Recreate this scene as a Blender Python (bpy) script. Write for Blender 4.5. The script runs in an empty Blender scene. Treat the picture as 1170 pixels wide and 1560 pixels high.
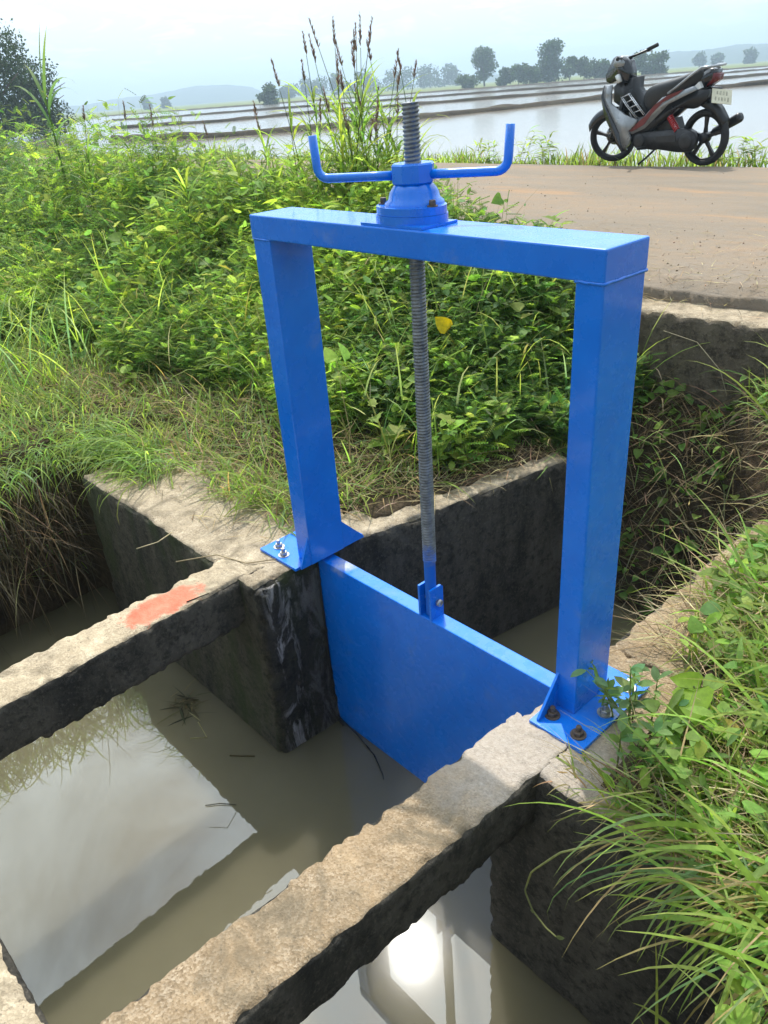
import bpy, bmesh, math
import numpy as np
from mathutils import Vector, Matrix

scene = bpy.context.scene
col = scene.collection
rng = np.random.default_rng(11)
rad = math.radians

# ---------------------------------------------------------------- camera
F_PX, W_PX, H_PX = 1172.0, 1170.0, 1560.0
CAM = np.array([1.475, -1.41, 1.5])


def _d(p):
    v = np.array([p[0] - W_PX / 2, -(p[1] - H_PX / 2), -F_PX])
    return v / np.linalg.norm(v)


_X = -_d((-632, 228))
_Y = _d((2058, 180 - .077 * 2058))
_Z = np.cross(_X, _Y); _Z /= np.linalg.norm(_Z)
_Y = np.cross(_Z, _X)
ROT = np.array([_X, _Y, _Z])          # camera -> world


def ray(p): return ROT @ _d(p)
def onz(px, py, z):
    r = ray((px, py)); return CAM + r * (z - CAM[2]) / r[2]
def ony(px, py, y):
    r = ray((px, py)); return CAM + r * (y - CAM[1]) / r[1]
def far(px, py, dist):
    """ground position of something seen in direction px,py whose horizontal distance is dist"""
    r = ray((px, py)); h = math.hypot(r[0], r[1]); return CAM + r * dist / h


cam_data = bpy.data.cameras.new('camera')
cam = bpy.data.objects.new('camera', cam_data); col.objects.link(cam)
cam_data.sensor_fit = 'VERTICAL'; cam_data.sensor_height = 36.0
cam_data.lens = F_PX / H_PX * 36.0
cam_data.clip_start = .05; cam_data.clip_end = 9000
M = Matrix.Identity(4)
for i in range(3):
    for j in range(3): M[i][j] = ROT[i][j]
    M[i][3] = CAM[i]
cam.matrix_world = M
scene.camera = cam

# ---------------------------------------------------------------- world and sun
SUN = np.array([-.395, .340, .853]); SUN /= np.linalg.norm(SUN)
SUN_EL = math.asin(SUN[2]); SUN_ROT = math.atan2(SUN[0], SUN[1])
world = bpy.data.worlds.new('World'); scene.world = world
world.use_nodes = True
nt = world.node_tree; nt.nodes.clear()
wo = nt.nodes.new('ShaderNodeOutputWorld'); bg = nt.nodes.new('ShaderNodeBackground')
sky = nt.nodes.new('ShaderNodeTexSky'); sky.sky_type = 'NISHITA'; sky.sun_disc = False
sky.sun_elevation = SUN_EL; sky.sun_rotation = SUN_ROT
sky.air_density = 1.0; sky.dust_density = 3.0; sky.ozone_density = 1.0
tc = nt.nodes.new('ShaderNodeTexCoord')
sep = nt.nodes.new('ShaderNodeSeparateXYZ'); nt.links.new(tc.outputs['Generated'], sep.inputs[0])
zz = nt.nodes.new('ShaderNodeMath'); zz.operation = 'ADD'; zz.inputs[1].default_value = .22
nt.links.new(sep.outputs['Z'], zz.inputs[0])
zm = nt.nodes.new('ShaderNodeMath'); zm.operation = 'MAXIMUM'; zm.inputs[1].default_value = .12
nt.links.new(zz.outputs[0], zm.inputs[0])
dv = nt.nodes.new('ShaderNodeVectorMath'); dv.operation = 'DIVIDE'
cmb = nt.nodes.new('ShaderNodeCombineXYZ')
for i in range(3): nt.links.new(zm.outputs[0], cmb.inputs[i])
nt.links.new(tc.outputs['Generated'], dv.inputs[0]); nt.links.new(cmb.outputs[0], dv.inputs[1])
cn = nt.nodes.new('ShaderNodeTexNoise'); cn.inputs['Scale'].default_value = 4.2
cn.inputs['Detail'].default_value = 9; cn.inputs['Roughness'].default_value = .58; cn.inputs['Distortion'].default_value = .5
nt.links.new(dv.outputs[0], cn.inputs['Vector'])
cr = nt.nodes.new('ShaderNodeValToRGB')
cr.color_ramp.elements[0].position = .36; cr.color_ramp.elements[0].color = (.22, .22, .22, 1)
cr.color_ramp.elements[1].position = .62; cr.color_ramp.elements[1].color = (1, 1, 1, 1)
nt.links.new(cn.outputs['Fac'], cr.inputs[0])
# thin bright veil everywhere, denser towards the horizon
hz = nt.nodes.new('ShaderNodeMapRange'); hz.inputs['From Min'].default_value = 0; hz.inputs['From Max'].default_value = .45
hz.inputs['To Min'].default_value = .8; hz.inputs['To Max'].default_value = 0.0
nt.links.new(sep.outputs['Z'], hz.inputs['Value'])
mx = nt.nodes.new('ShaderNodeMath'); mx.operation = 'MAXIMUM'
nt.links.new(cr.outputs[0], mx.inputs[0]); nt.links.new(hz.outputs[0], mx.inputs[1])
mixc = nt.nodes.new('ShaderNodeMix'); mixc.data_type = 'RGBA'
nt.links.new(mx.outputs[0], mixc.inputs['Factor'])
nt.links.new(sky.outputs[0], mixc.inputs['A'])
# thin cloud glows around the hidden sun
dt = nt.nodes.new('ShaderNodeVectorMath'); dt.operation = 'DOT_PRODUCT'; dt.inputs[1].default_value = tuple(SUN)
nm_ = nt.nodes.new('ShaderNodeVectorMath'); nm_.operation = 'NORMALIZE'
nt.links.new(tc.outputs['Generated'], nm_.inputs[0]); nt.links.new(nm_.outputs[0], dt.inputs[0])
au = nt.nodes.new('ShaderNodeMapRange'); au.interpolation_type = 'SMOOTHSTEP'
au.inputs['From Min'].default_value = .35; au.inputs['From Max'].default_value = 1.0
au.inputs['To Min'].default_value = 1.0; au.inputs['To Max'].default_value = 3.2
nt.links.new(dt.outputs['Value'], au.inputs['Value'])
cl = nt.nodes.new('ShaderNodeVectorMath'); cl.operation = 'SCALE'; cl.inputs[0].default_value = (7.9, 9.0, 9.8)
nt.links.new(au.outputs[0], cl.inputs['Scale'])
nt.links.new(cl.outputs[0], mixc.inputs['B'])
nt.links.new(mixc.outputs['Result'], bg.inputs['Color'])
bg.inputs['Strength'].default_value = .1
nt.links.new(bg.outputs[0], wo.inputs['Surface'])

sl = bpy.data.lights.new('sun', 'SUN'); sl.energy = 4.2; sl.angle = rad(.8); sl.color = (1, .95, .86)
so = bpy.data.objects.new('sun', sl); col.objects.link(so)
so.rotation_euler = Vector(SUN).to_track_quat('Z', 'Y').to_euler()

vs = scene.view_settings
vs.view_transform = 'Standard'; vs.look = 'None'; vs.gamma = 1.0; vs.use_curve_mapping = False
vs.exposure = 0.3
scene.render.engine = 'CYCLES'
cy = scene.cycles
cy.use_denoising = True; cy.max_bounces = 6; cy.diffuse_bounces = 3; cy.glossy_bounces = 3
cy.transmission_bounces = 4; cy.transparent_max_bounces = 4; cy.volume_bounces = 0
cy.sample_clamp_indirect = 12; cy.sample_clamp_direct = 0

# ---------------------------------------------------------------- helpers
def tag(o, label=None, cat=None, group=None, kind=None):
    if label: o['label'] = label
    if cat: o['category'] = cat
    if group: o['group'] = group
    if kind: o['kind'] = kind
    return o


def empty(name, loc=(0, 0, 0), rz=0, parent=None):
    o = bpy.data.objects.new(name, None); col.objects.link(o)
    o.empty_display_size = .1
    o.location = loc; o.rotation_euler = (0, 0, rz)
    if parent: o.parent = parent
    return o


def obj(name, me, parent=None):
    o = bpy.data.objects.new(name, me); col.objects.link(o)
    if parent: o.parent = parent
    return o


def mesh_np(name, V, faces, mats, parent=None, colors=None, smooth=False, midx=None):
    """faces: list of int arrays (m,k)"""
    me = bpy.data.meshes.new(name)
    V = np.asarray(V, np.float32)
    faces = [np.asarray(f, np.int32) for f in (faces if isinstance(faces, list) else [faces]) if len(f)]
    loops = np.concatenate([f.ravel() for f in faces])
    tot = np.concatenate([np.full(len(f), f.shape[1], np.int32) for f in faces])
    start = np.concatenate([[0], np.cumsum(tot)[:-1]]).astype(np.int32)
    me.vertices.add(len(V)); me.vertices.foreach_set('co', V.ravel())
    me.loops.add(len(loops)); me.loops.foreach_set('vertex_index', loops)
    me.polygons.add(len(tot)); me.polygons.foreach_set('loop_start', start)
    if midx is not None: me.polygons.foreach_set('material_index', np.asarray(midx, np.int32))
    me.polygons.foreach_set('use_smooth', np.full(len(tot), bool(smooth)))
    for m in (mats if isinstance(mats, (list, tuple)) else [mats]): me.materials.append(m)
    if colors is not None:
        a = me.attributes.new('col', 'FLOAT_COLOR', 'POINT')
        c4 = np.ones((len(V), 4), np.float32); c4[:, :3] = colors
        a.data.foreach_set('color', c4.ravel())
    me.update(calc_edges=True); me.validate()
    return obj(name, me, parent)


def _h(ix, iy, iz, seed):
    with np.errstate(over='ignore'):
        n = (ix.astype(np.int64) * 374761393 + iy.astype(np.int64) * 668265263 + iz.astype(np.int64) * 2147483647 + seed * 974634541)
        n = (n ^ (n >> 13)) * 1274126177
        n = n ^ (n >> 16)
    return (n & 0xffffff) / float(0xffffff)


def vnoise(P, seed=0):
    P = np.asarray(P, float)
    if P.shape[-1] == 2: P = np.concatenate([P, np.zeros(P.shape[:-1] + (1,))], -1)
    i = np.floor(P).astype(np.int64); f = P - i; f = f * f * (3 - 2 * f)
    r = 0
    for a in (0, 1):
        for b in (0, 1):
            for c in (0, 1):
                w = (f[..., 0] if a else 1 - f[..., 0]) * (f[..., 1] if b else 1 - f[..., 1]) * (f[..., 2] if c else 1 - f[..., 2])
                r = r + w * _h(i[..., 0] + a, i[..., 1] + b, i[..., 2] + c, seed)
    return r * 2 - 1


def fbm(P, seed=0, o=4):
    P = np.asarray(P, float); r = 0; a = 1.; s = 0
    for k in range(o):
        r = r + a * vnoise(P * 2 ** k, seed + k * 7); s += a; a *= .5
    return r / s


def sstep(a, b, x):
    t = np.clip((np.asarray(x, float) - a) / (b - a), 0, 1); return t * t * (3 - 2 * t)


# ---------------------------------------------------------------- materials
def newmat(name):
    m = bpy.data.materials.new(name); m.use_nodes = True
    t = m.node_tree; t.nodes.clear()
    out = t.nodes.new('ShaderNodeOutputMaterial')
    return m, t, out


def nd(t, typ, **kw):
    n = t.nodes.new(typ)
    for k, v in kw.items():
        if k in n.inputs: n.inputs[k].default_value = v
        else: setattr(n, k, v)
    return n


def ramp(t, fac, stops, interp='LINEAR'):
    r = t.nodes.new('ShaderNodeValToRGB'); r.color_ramp.interpolation = interp
    els = r.color_ramp.elements
    while len(els) < len(stops): els.new(.5)
    for e, (p, c) in zip(els, stops):
        e.position = p; e.color = (c[0], c[1], c[2], 1) if isinstance(c, (tuple, list)) else (c, c, c, 1)
    t.links.new(fac, r.inputs[0]); return r.outputs['Color']


def mixc_(t, fac, a, b, mode='MIX'):
    m = t.nodes.new('ShaderNodeMix'); m.data_type = 'RGBA'; m.blend_type = mode
    for sock, v in (('Factor', fac), ('A', a), ('B', b)):
        if hasattr(v, 'is_linked'): t.links.new(v, m.inputs[sock])
        elif sock == 'Factor': m.inputs[sock].default_value = v
        else: m.inputs[sock].default_value = (v[0], v[1], v[2], 1)
    return m.outputs['Result']


def coords(t, scale=(1, 1, 1), loc=(0, 0, 0)):
    c = t.nodes.new('ShaderNodeTexCoord'); m = t.nodes.new('ShaderNodeMapping')
    m.inputs['Scale'].default_value = scale; m.inputs['Location'].default_value = loc
    t.links.new(c.outputs['Object'], m.inputs[0]); return m.outputs[0]


def noise(t, vec, scale, detail=6, rough=.6, dist=0):
    n = nd(t, 'ShaderNodeTexNoise', Scale=scale, Detail=detail, Roughness=rough, Distortion=dist)
    t.links.new(vec, n.inputs['Vector']); return n.outputs['Fac']


def bump(t, h, strength=.5, dist=.01, prev=None):
    b = nd(t, 'ShaderNodeBump', Strength=strength, Distance=dist)
    t.links.new(h, b.inputs['Height'])
    if prev is not None: t.links.new(prev, b.inputs['Normal'])
    return b.outputs['Normal']


def pbsdf(t, out, color=None, rough=.6, metal=0, normal=None, spec=.5, coat=0):
    p = t.nodes.new('ShaderNodeBsdfPrincipled')
    for sock, v in (('Base Color', color), ('Roughness', rough), ('Metallic', metal)):
        if v is None: continue
        if hasattr(v, 'is_linked'): t.links.new(v, p.inputs[sock])
        elif sock == 'Base Color': p.inputs[sock].default_value = (v[0], v[1], v[2], 1)
        else: p.inputs[sock].default_value = v
    p.inputs['Specular IOR Level'].default_value = spec
    p.inputs['Coat Weight'].default_value = coat
    if normal is not None: t.links.new(normal, p.inputs['Normal'])
    if out is not None: t.links.new(p.outputs[0], out.inputs['Surface'])
    return p


def simple(name, color, rough=.6, metal=0, var=.25, scale=30, bmp=.1, spec=.5, coat=0):
    m, t, o = newmat(name); v = coords(t)
    n = noise(t, v, scale, 5)
    lo = tuple(c * (1 - var) for c in color); hi = tuple(min(1, c * (1 + var)) for c in color)
    c = ramp(t, n, [(.3, lo), (.7, hi)])
    r = ramp(t, noise(t, v, scale * .4, 4), [(.3, max(.02, rough - .1)), (.7, min(1, rough + .12))])
    pbsdf(t, o, c, r, metal, bump(t, n, bmp, .003), spec, coat)
    return m


def concrete_top(name, cream, brown, amount, red=False, pale=None):
    m, t, o = newmat(name); v = coords(t)
    big = noise(t, v, 3.2, 6, .62, .4); mid = noise(t, v, 16, 8, .68); fine = noise(t, v, 95, 6, .7)
    base = ramp(t, big, [(.5 - amount, brown), (.5 + .18, cream)])
    base = mixc_(t, .55, base, ramp(t, mid, [(.33, tuple(c * .5 for c in brown)), (.5, brown), (.7, tuple(min(1, c * 1.12) for c in cream))]))
    # aggregate grains
    vo = nd(t, 'ShaderNodeTexVoronoi', Scale=210.0, Randomness=1.0); t.links.new(v, vo.inputs['Vector'])
    gm = ramp(t, noise(t, v, 9, 5), [(.3, .25), (.7, 1)])
    grain = ramp(t, vo.outputs['Color'], [(.1, (.10, .075, .05)), (.5, (.30, .235, .16)), (.95, (.54, .46, .35))])
    mm = nd(t, 'ShaderNodeMath', operation='MULTIPLY'); t.links.new(gm, mm.inputs[0]); mm.inputs[1].default_value = .55
    base = mixc_(t, mm.outputs[0], base, grain)
    # dark pits and stains
    pit = ramp(t, fine, [(.30, .9), (.42, 0)])
    base = mixc_(t, pit, base, (.07, .055, .04))
    st = ramp(t, noise(t, v, 6.5, 7, .7, .8), [(.50, 0), (.66, .75)])
    base = mixc_(t, st, base, (.13, .105, .07))
    if pale is not None:           # dusty cement-washed zone by the base plate
        sx = nd(t, 'ShaderNodeVectorMath', operation='DISTANCE'); t.links.new(v, sx.inputs[0]); sx.inputs[1].default_value = pale
        ad = nd(t, 'ShaderNodeMath', operation='MULTIPLY_ADD'); t.links.new(mid, ad.inputs[0]); ad.inputs[1].default_value = .35
        t.links.new(sx.outputs['Value'], ad.inputs[2])
        base = mixc_(t, ramp(t, ad.outputs[0], [(.30, .75), (.52, 0)]), base, ramp(t, fine, [(.3, (.30, .26, .22)), (.7, (.47, .42, .37))]))
    if red:
        sp = nd(t, 'ShaderNodeMapping'); t.links.new(v, sp.inputs[0])
        sp.inputs['Location'].default_value = (0.682, .55, 0)
        sc_ = nd(t, 'ShaderNodeVectorMath', operation='MULTIPLY'); t.links.new(sp.outputs[0], sc_.inputs[0]); sc_.inputs[1].default_value = (15.5, 6.2, 3)
        ln = nd(t, 'ShaderNodeVectorMath', operation='LENGTH'); t.links.new(sc_.outputs[0], ln.inputs[0])
        ad = nd(t, 'ShaderNodeMath', operation='MULTIPLY_ADD'); t.links.new(noise(t, v, 13, 7, .7, .6), ad.inputs[0]); ad.inputs[1].default_value = 1.5
        t.links.new(ln.outputs['Value'], ad.inputs[2])
        k = ramp(t, ad.outputs[0], [(.42, 0), (.47, .25), (.62, .85), (1.0, .9)])
        k2 = ramp(t, ad.outputs[0], [(.0, .62), (.5, .8), (1.0, .85)])
        inv = nd(t, 'ShaderNodeMapRange'); inv.inputs['From Min'].default_value = 1.55; inv.inputs['From Max'].default_value = 1.8
        inv.inputs['To Min'].default_value = .95; inv.inputs['To Max'].default_value = 0
        t.links.new(ad.outputs[0], inv.inputs['Value'])
        base = mixc_(t, inv.outputs[0], base, ramp(t, mid, [(.3, (.58, .11, .06)), (.7, (.78, .22, .14))]))
    b1 = bump(t, mid, .6, .012); b2 = bump(t, fine, .7, .004, b1); b3 = bump(t, vo.outputs['Distance'], .35, .004, b2)
    pbsdf(t, o, base, .92, 0, b3, .25)
    return m


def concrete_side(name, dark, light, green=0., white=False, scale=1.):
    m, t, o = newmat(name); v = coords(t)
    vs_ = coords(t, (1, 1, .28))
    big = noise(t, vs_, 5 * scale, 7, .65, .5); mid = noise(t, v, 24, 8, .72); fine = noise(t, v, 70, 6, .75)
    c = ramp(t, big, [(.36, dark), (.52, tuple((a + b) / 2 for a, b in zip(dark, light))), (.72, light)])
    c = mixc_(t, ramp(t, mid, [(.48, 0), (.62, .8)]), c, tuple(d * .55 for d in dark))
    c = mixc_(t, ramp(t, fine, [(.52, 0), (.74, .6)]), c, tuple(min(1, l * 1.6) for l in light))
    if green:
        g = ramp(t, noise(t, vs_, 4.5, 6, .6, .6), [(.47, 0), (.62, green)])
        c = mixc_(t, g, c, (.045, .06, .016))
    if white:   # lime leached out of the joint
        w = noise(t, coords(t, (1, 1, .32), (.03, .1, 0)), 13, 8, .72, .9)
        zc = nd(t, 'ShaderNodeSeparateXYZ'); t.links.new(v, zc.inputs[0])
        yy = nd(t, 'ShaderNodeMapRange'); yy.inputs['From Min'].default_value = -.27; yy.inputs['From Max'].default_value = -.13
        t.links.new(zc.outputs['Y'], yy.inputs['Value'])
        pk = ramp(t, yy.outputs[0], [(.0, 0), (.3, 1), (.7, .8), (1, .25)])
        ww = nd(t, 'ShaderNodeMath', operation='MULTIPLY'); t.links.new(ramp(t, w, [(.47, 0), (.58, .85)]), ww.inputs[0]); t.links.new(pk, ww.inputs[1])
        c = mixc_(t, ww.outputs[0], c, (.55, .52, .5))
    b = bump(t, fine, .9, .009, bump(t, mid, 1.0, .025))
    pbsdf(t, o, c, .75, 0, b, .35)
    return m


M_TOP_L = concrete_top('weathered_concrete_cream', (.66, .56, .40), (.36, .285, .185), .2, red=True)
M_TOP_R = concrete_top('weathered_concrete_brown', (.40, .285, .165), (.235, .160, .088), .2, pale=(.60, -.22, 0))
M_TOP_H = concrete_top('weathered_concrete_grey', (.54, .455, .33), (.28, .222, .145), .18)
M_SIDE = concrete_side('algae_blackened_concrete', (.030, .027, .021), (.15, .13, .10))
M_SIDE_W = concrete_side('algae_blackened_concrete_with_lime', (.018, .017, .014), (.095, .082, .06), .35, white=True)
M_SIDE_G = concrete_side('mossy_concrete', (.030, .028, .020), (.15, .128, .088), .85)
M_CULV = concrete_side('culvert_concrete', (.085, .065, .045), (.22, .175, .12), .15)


def make_blue():
    m, t, o = newmat('blue_gloss_paint'); v = coords(t)
    n = noise(t, v, 9, 5, .6); f = noise(t, v, 160, 3, .6)
    c = ramp(t, n, [(.3, (.001, .150, .67)), (.7, (.002, .178, .75))])
    dust = ramp(t, noise(t, v, 5, 8, .75, .6), [(.58, 0), (.76, .30)])
    c = mixc_(t, dust, c, (.30, .34, .38))
    scr = ramp(t, noise(t, coords(t, (3, 3, .6)), 11, 6, .7, 1.5), [(.66, 0), (.69, .35), (.72, 0)])
    c = mixc_(t, scr, c, (.12, .38, .80))
    ds = nd(t, 'ShaderNodeVectorMath', operation='DISTANCE'); t.links.new(v, ds.inputs[0]); ds.inputs[1].default_value = (-.41, .03, 0)
    da = nd(t, 'ShaderNodeMath', operation='MULTIPLY_ADD'); t.links.new(noise(t, v, 30, 5, .7), da.inputs[0]); da.inputs[1].default_value = .09; t.links.new(ds.outputs['Value'], da.inputs[2])
    c = mixc_(t, ramp(t, da.outputs[0], [(.05, .8), (.10, 0)]), c, (.62, .60, .56))
    r = ramp(t, noise(t, v, 14, 5), [(.3, .2), (.75, .36)])
    pbsdf(t, o, c, r, 0, bump(t, f, .08, .0012, bump(t, n, .05, .006)), .5, .25)
    return m


M_BLUE = make_blue()


def make_screw():
    m, t, o = newmat('greased_steel_screw'); v = coords(t)
    n = noise(t, v, 40, 6, .65)
    c = ramp(t, n, [(.3, (.10, .105, .11)), (.7, (.27, .28, .29))])
    rust = ramp(t, noise(t, v, 14, 6, .7), [(.58, 0), (.75, .5)])
    c = mixc_(t, rust, c, (.13, .085, .05))
    s = nd(t, 'ShaderNodeSeparateXYZ'); t.links.new(v, s.inputs[0])
    ad = nd(t, 'ShaderNodeMath', operation='MULTIPLY_ADD'); t.links.new(noise(t, v, 18, 5, .7), ad.inputs[0]); ad.inputs[1].default_value = .22
    t.links.new(s.outputs['Z'], ad.inputs[2])
    k = ramp(t, ad.outputs[0], [(.29, 1), (.36, 0)])
    c = mixc_(t, k, c, (.003, .12, .55))
    inv = nd(t, 'ShaderNodeMath', operation='SUBTRACT'); inv.inputs[0].default_value = .55; t.links.new(k, inv.inputs[1]); inv.use_clamp = True
    pbsdf(t, o, c, .42, inv.outputs[0], bump(t, n, .2, .002))
    return m


M_SCREW = make_screw()
M_BOLT = simple('galvanised_bolt', (.42, .41, .40), .4, .8, .3, 120)
M_BOLT_D = simple('rusty_bolt', (.12, .09, .07), .6, .4, .4, 120)


def make_water(name, mud, rough, ior, bscale, bstr, spec=.5, sss=0):
    m, t, o = newmat(name); v = coords(t)
    n = noise(t, v, bscale, 4, .55)
    c = ramp(t, noise(t, v, 1.3, 5), [(.3, tuple(x * .85 for x in mud)), (.7, tuple(x * 1.12 for x in mud))])
    p = pbsdf(t, o, c, rough, 0, bump(t, n, bstr, .01), spec)
    p.inputs['IOR'].default_value = ior
    if sss:
        p.inputs['Coat Weight'].default_value = 1; p.inputs['Coat Roughness'].default_value = .008; p.inputs['Coat IOR'].default_value = 1.85
        t.links.new(bump(t, n, bstr, .01), p.inputs['Coat Normal'])
        p.subsurface_method = 'BURLEY'; p.inputs['Subsurface Weight'].default_value = 1
        p.inputs['Subsurface Radius'].default_value = (1, .95, .7); p.inputs['Subsurface Scale'].default_value = sss
    return m


M_WATER = make_water('muddy_canal_water', (.120, .107, .066), .10, 1.33, 5, .010, .04, .3)
M_PADDY = make_water('paddy_water', (.20, .165, .125), .12, 1.45, 3, .10)


def make_ground(name, cols, scale, bmp=.03):
    m, t, o = newmat(name); v = coords(t)
    a = noise(t, v, scale, 8, .65, .4); b = noise(t, v, scale * 9, 6, .7)
    c = ramp(t, a, [(.3, cols[0]), (.5, cols[1]), (.7, cols[2])])
    c = mixc_(t, ramp(t, b, [(.35, .6), (.6, 0)]), c, tuple(x * .45 for x in cols[0]))
    pbsdf(t, o, c, .95, 0, bump(t, b, .8, bmp, bump(t, a, .5, bmp * 2)), .2)
    return m


M_SOIL = make_ground('damp_bank_soil', [(.05, .036, .022), (.085, .062, .036), (.125, .09, .055)], 3)
M_FIELD = make_ground('far_field', [(.10, .15, .03), (.17, .20, .05), (.22, .215, .07)], .035)
M_DIKE = make_ground('mud_dike', [(.05, .04, .03), (.075, .06, .042), (.07, .07, .035)], .7)
M_HILL = make_ground('wooded_hill', [(.02, .04, .015), (.035, .06, .02), (.05, .08, .03)], .02)


def make_road():
    m, t, o = newmat('dusty_road'); v = coords(t)
    vs_ = coords(t, (.35, 1.4, 1))
    a = noise(t, vs_, 1.1, 8, .65, .5); b = noise(t, v, 9, 8, .7); f = noise(t, v, 130, 5, .7)
    c = ramp(t, a, [(.3, (.165, .135, .10)), (.5, (.215, .165, .115)), (.7, (.255, .18, .115))])
    c = mixc_(t, ramp(t, b, [(.35, .5), (.6, 0)]), c, (.19, .17, .145))
    c = mixc_(t, ramp(t, noise(t, vs_, 2.1, 6, .6), [(.56, 0), (.7, .75)]), c, (.31, .19, .10))
    c = mixc_(t, ramp(t, f, [(.3, .6), (.45, 0)]), c, (.10, .085, .07))
    c = mixc_(t, ramp(t, f, [(.62, 0), (.75, .5)]), c, (.46, .40, .32))
    pbsdf(t, o, c, .9, 0, bump(t, f, .6, .006, bump(t, b, .4, .02)), .25)
    return m


M_ROAD = make_road()


def make_leaf(name, trans=.5, rough=.58, spec=.2):
    m, t, o = newmat(name)
    a = nd(t, 'ShaderNodeAttribute', attribute_name='col')
    v = coords(t); n = noise(t, v, 60, 3, .6)
    c = mixc_(t, ramp(t, n, [(.3, .35), (.7, 0)]), a.outputs['Color'], (.02, .035, .008))
    p = pbsdf(t, None, c, rough, 0, None, spec)
    tr = t.nodes.new('ShaderNodeBsdfTranslucent')
    hs = nd(t, 'ShaderNodeHueSaturation', Hue=.485, Saturation=1.1, Value=2.1); t.links.new(c, hs.inputs['Color'])
    t.links.new(hs.outputs[0], tr.inputs['Color'])
    mx = nd(t, 'ShaderNodeMixShader'); mx.inputs[0].default_value = trans
    t.links.new(p.outputs[0], mx.inputs[1]); t.links.new(tr.outputs[0], mx.inputs[2])
    t.links.new(mx.outputs[0], o.inputs['Surface'])
    return m


M_LEAF = make_leaf('leaf_green')
M_STRAW = make_leaf('dry_straw', .15, .7, .2)
M_FARLEAF = make_leaf('tree_leaf', .25, .6, .2)
M_BARK = simple('bark', (.10, .075, .05), .9, 0, .4, 14, .5)

# ---------------------------------------------------------------- geometry builders
def rough_box(name, x0, x1, y0, y1, z0, z1, mats, parent=None, res=.012, amp=.004, chip=.02, seed=0, skew=None, open_bottom=True):
    """cast concrete block with uneven faces and crumbled arrises; mats = (top, side)"""
    L = np.array([x1 - x0, y1 - y0, z1 - z0]); n = np.maximum(2, np.round(L / res).astype(int))
    n = np.minimum(n, [220, 220, 60])
    vs, fs, mi = [], [], []
    off = 0
    for ax in range(3):
        u, w = [(1, 2), (2, 0), (0, 1)][ax]
        for side in (0, 1):
            if ax == 2 and side == 0 and open_bottom is True and False: continue
            gu, gw = np.meshgrid(np.arange(n[u] + 1), np.arange(n[w] + 1), indexing='ij')
            P = np.zeros(gu.shape + (3,), int); P[..., u] = gu; P[..., w] = gw; P[..., ax] = n[ax] * side
            idx = off + np.arange(gu.size).reshape(gu.shape)
            q = np.stack([idx[:-1, :-1], idx[1:, :-1], idx[1:, 1:], idx[:-1, 1:]], -1).reshape(-1, 4)
            if side == 0: q = q[:, ::-1]
            vs.append(P.reshape(-1, 3)); fs.append(q); off += gu.size
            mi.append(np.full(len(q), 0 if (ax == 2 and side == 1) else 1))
    P = np.concatenate(vs); Fq = np.concatenate(fs); mi = np.concatenate(mi)
    U, inv = np.unique(P, axis=0, return_inverse=True); inv = np.asarray(inv).ravel()
    Fq = inv[Fq]
    V = U / n * L + [x0, y0, z0]
    # distance to the faces along each axis
    dl = np.minimum(U / n, 1 - U / n) * L
    s = np.sort(dl, axis=1); de = s[:, 1]          # distance to the nearest arris
    c = np.array([(x0 + x1) / 2, (y0 + y1) / 2, (z0 + z1) / 2])
    inward = np.sign(c - V) * (dl < .05)
    k = np.clip(fbm(V * 34, seed + 3, 4) * 2.0 + .3, 0, 1.8)
    big = np.clip(fbm(V * 6, seed + 9, 3) * 2.4 - .6, 0, 1.5)
    V = V + inward * (np.exp(-de / .009) * chip * .55 * (.2 + k) + np.exp(-de / .022) * chip * 1.0 * big)[:, None]
    for a in range(3):
        V[:, a] += fbm(V * 26 + 31 * a, seed + 17 + a, 4) * amp * 1.5 + vnoise(V * 2.2 + 7 * a, seed + 40 + a) * amp * 1.0
    if skew: V = skew(V)
    return mesh_np(name, V, Fq, list(mats), parent, smooth=True, midx=mi)


def tube_np(pts, radii, seg=8, cap=True):
    pts = np.asarray(pts, float); radii = np.broadcast_to(np.asarray(radii, float), (len(pts),))
    T = np.gradient(pts, axis=0); T /= np.linalg.norm(T, axis=1)[:, None] + 1e-12
    ref = np.array([0, 0, 1.]) if abs(T[0][2]) < .9 else np.array([1., 0, 0])
    V = []; a = np.linspace(0, 2 * np.pi, seg, endpoint=False)
    B0 = np.cross(T[0], ref); B0 /= np.linalg.norm(B0)
    for p, t, r in zip(pts, T, radii):
        B0 = B0 - t * (B0 @ t); B0 /= np.linalg.norm(B0) + 1e-12
        N0 = np.cross(t, B0)
        V.append(p + r * (np.cos(a)[:, None] * B0 + np.sin(a)[:, None] * N0))
    V = np.concatenate(V); n = len(pts)
    i = np.arange(n - 1)[:, None] * seg; j = np.arange(seg)[None]; j2 = (j + 1) % seg
    Q = np.stack([i + j, i + j2, i + seg + j2, i + seg + j], -1).reshape(-1, 4)
    F = [Q]
    if cap: F.append(np.arange(seg)[::-1][None]); F.append((np.arange(seg) + (n - 1) * seg)[None])
    return V, F


def tube(name, pts, radii, mat, parent=None, seg=8, smooth=True):
    V, F = tube_np(pts, radii, seg)
    return mesh_np(name, V, F, mat, parent, smooth=smooth)


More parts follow.
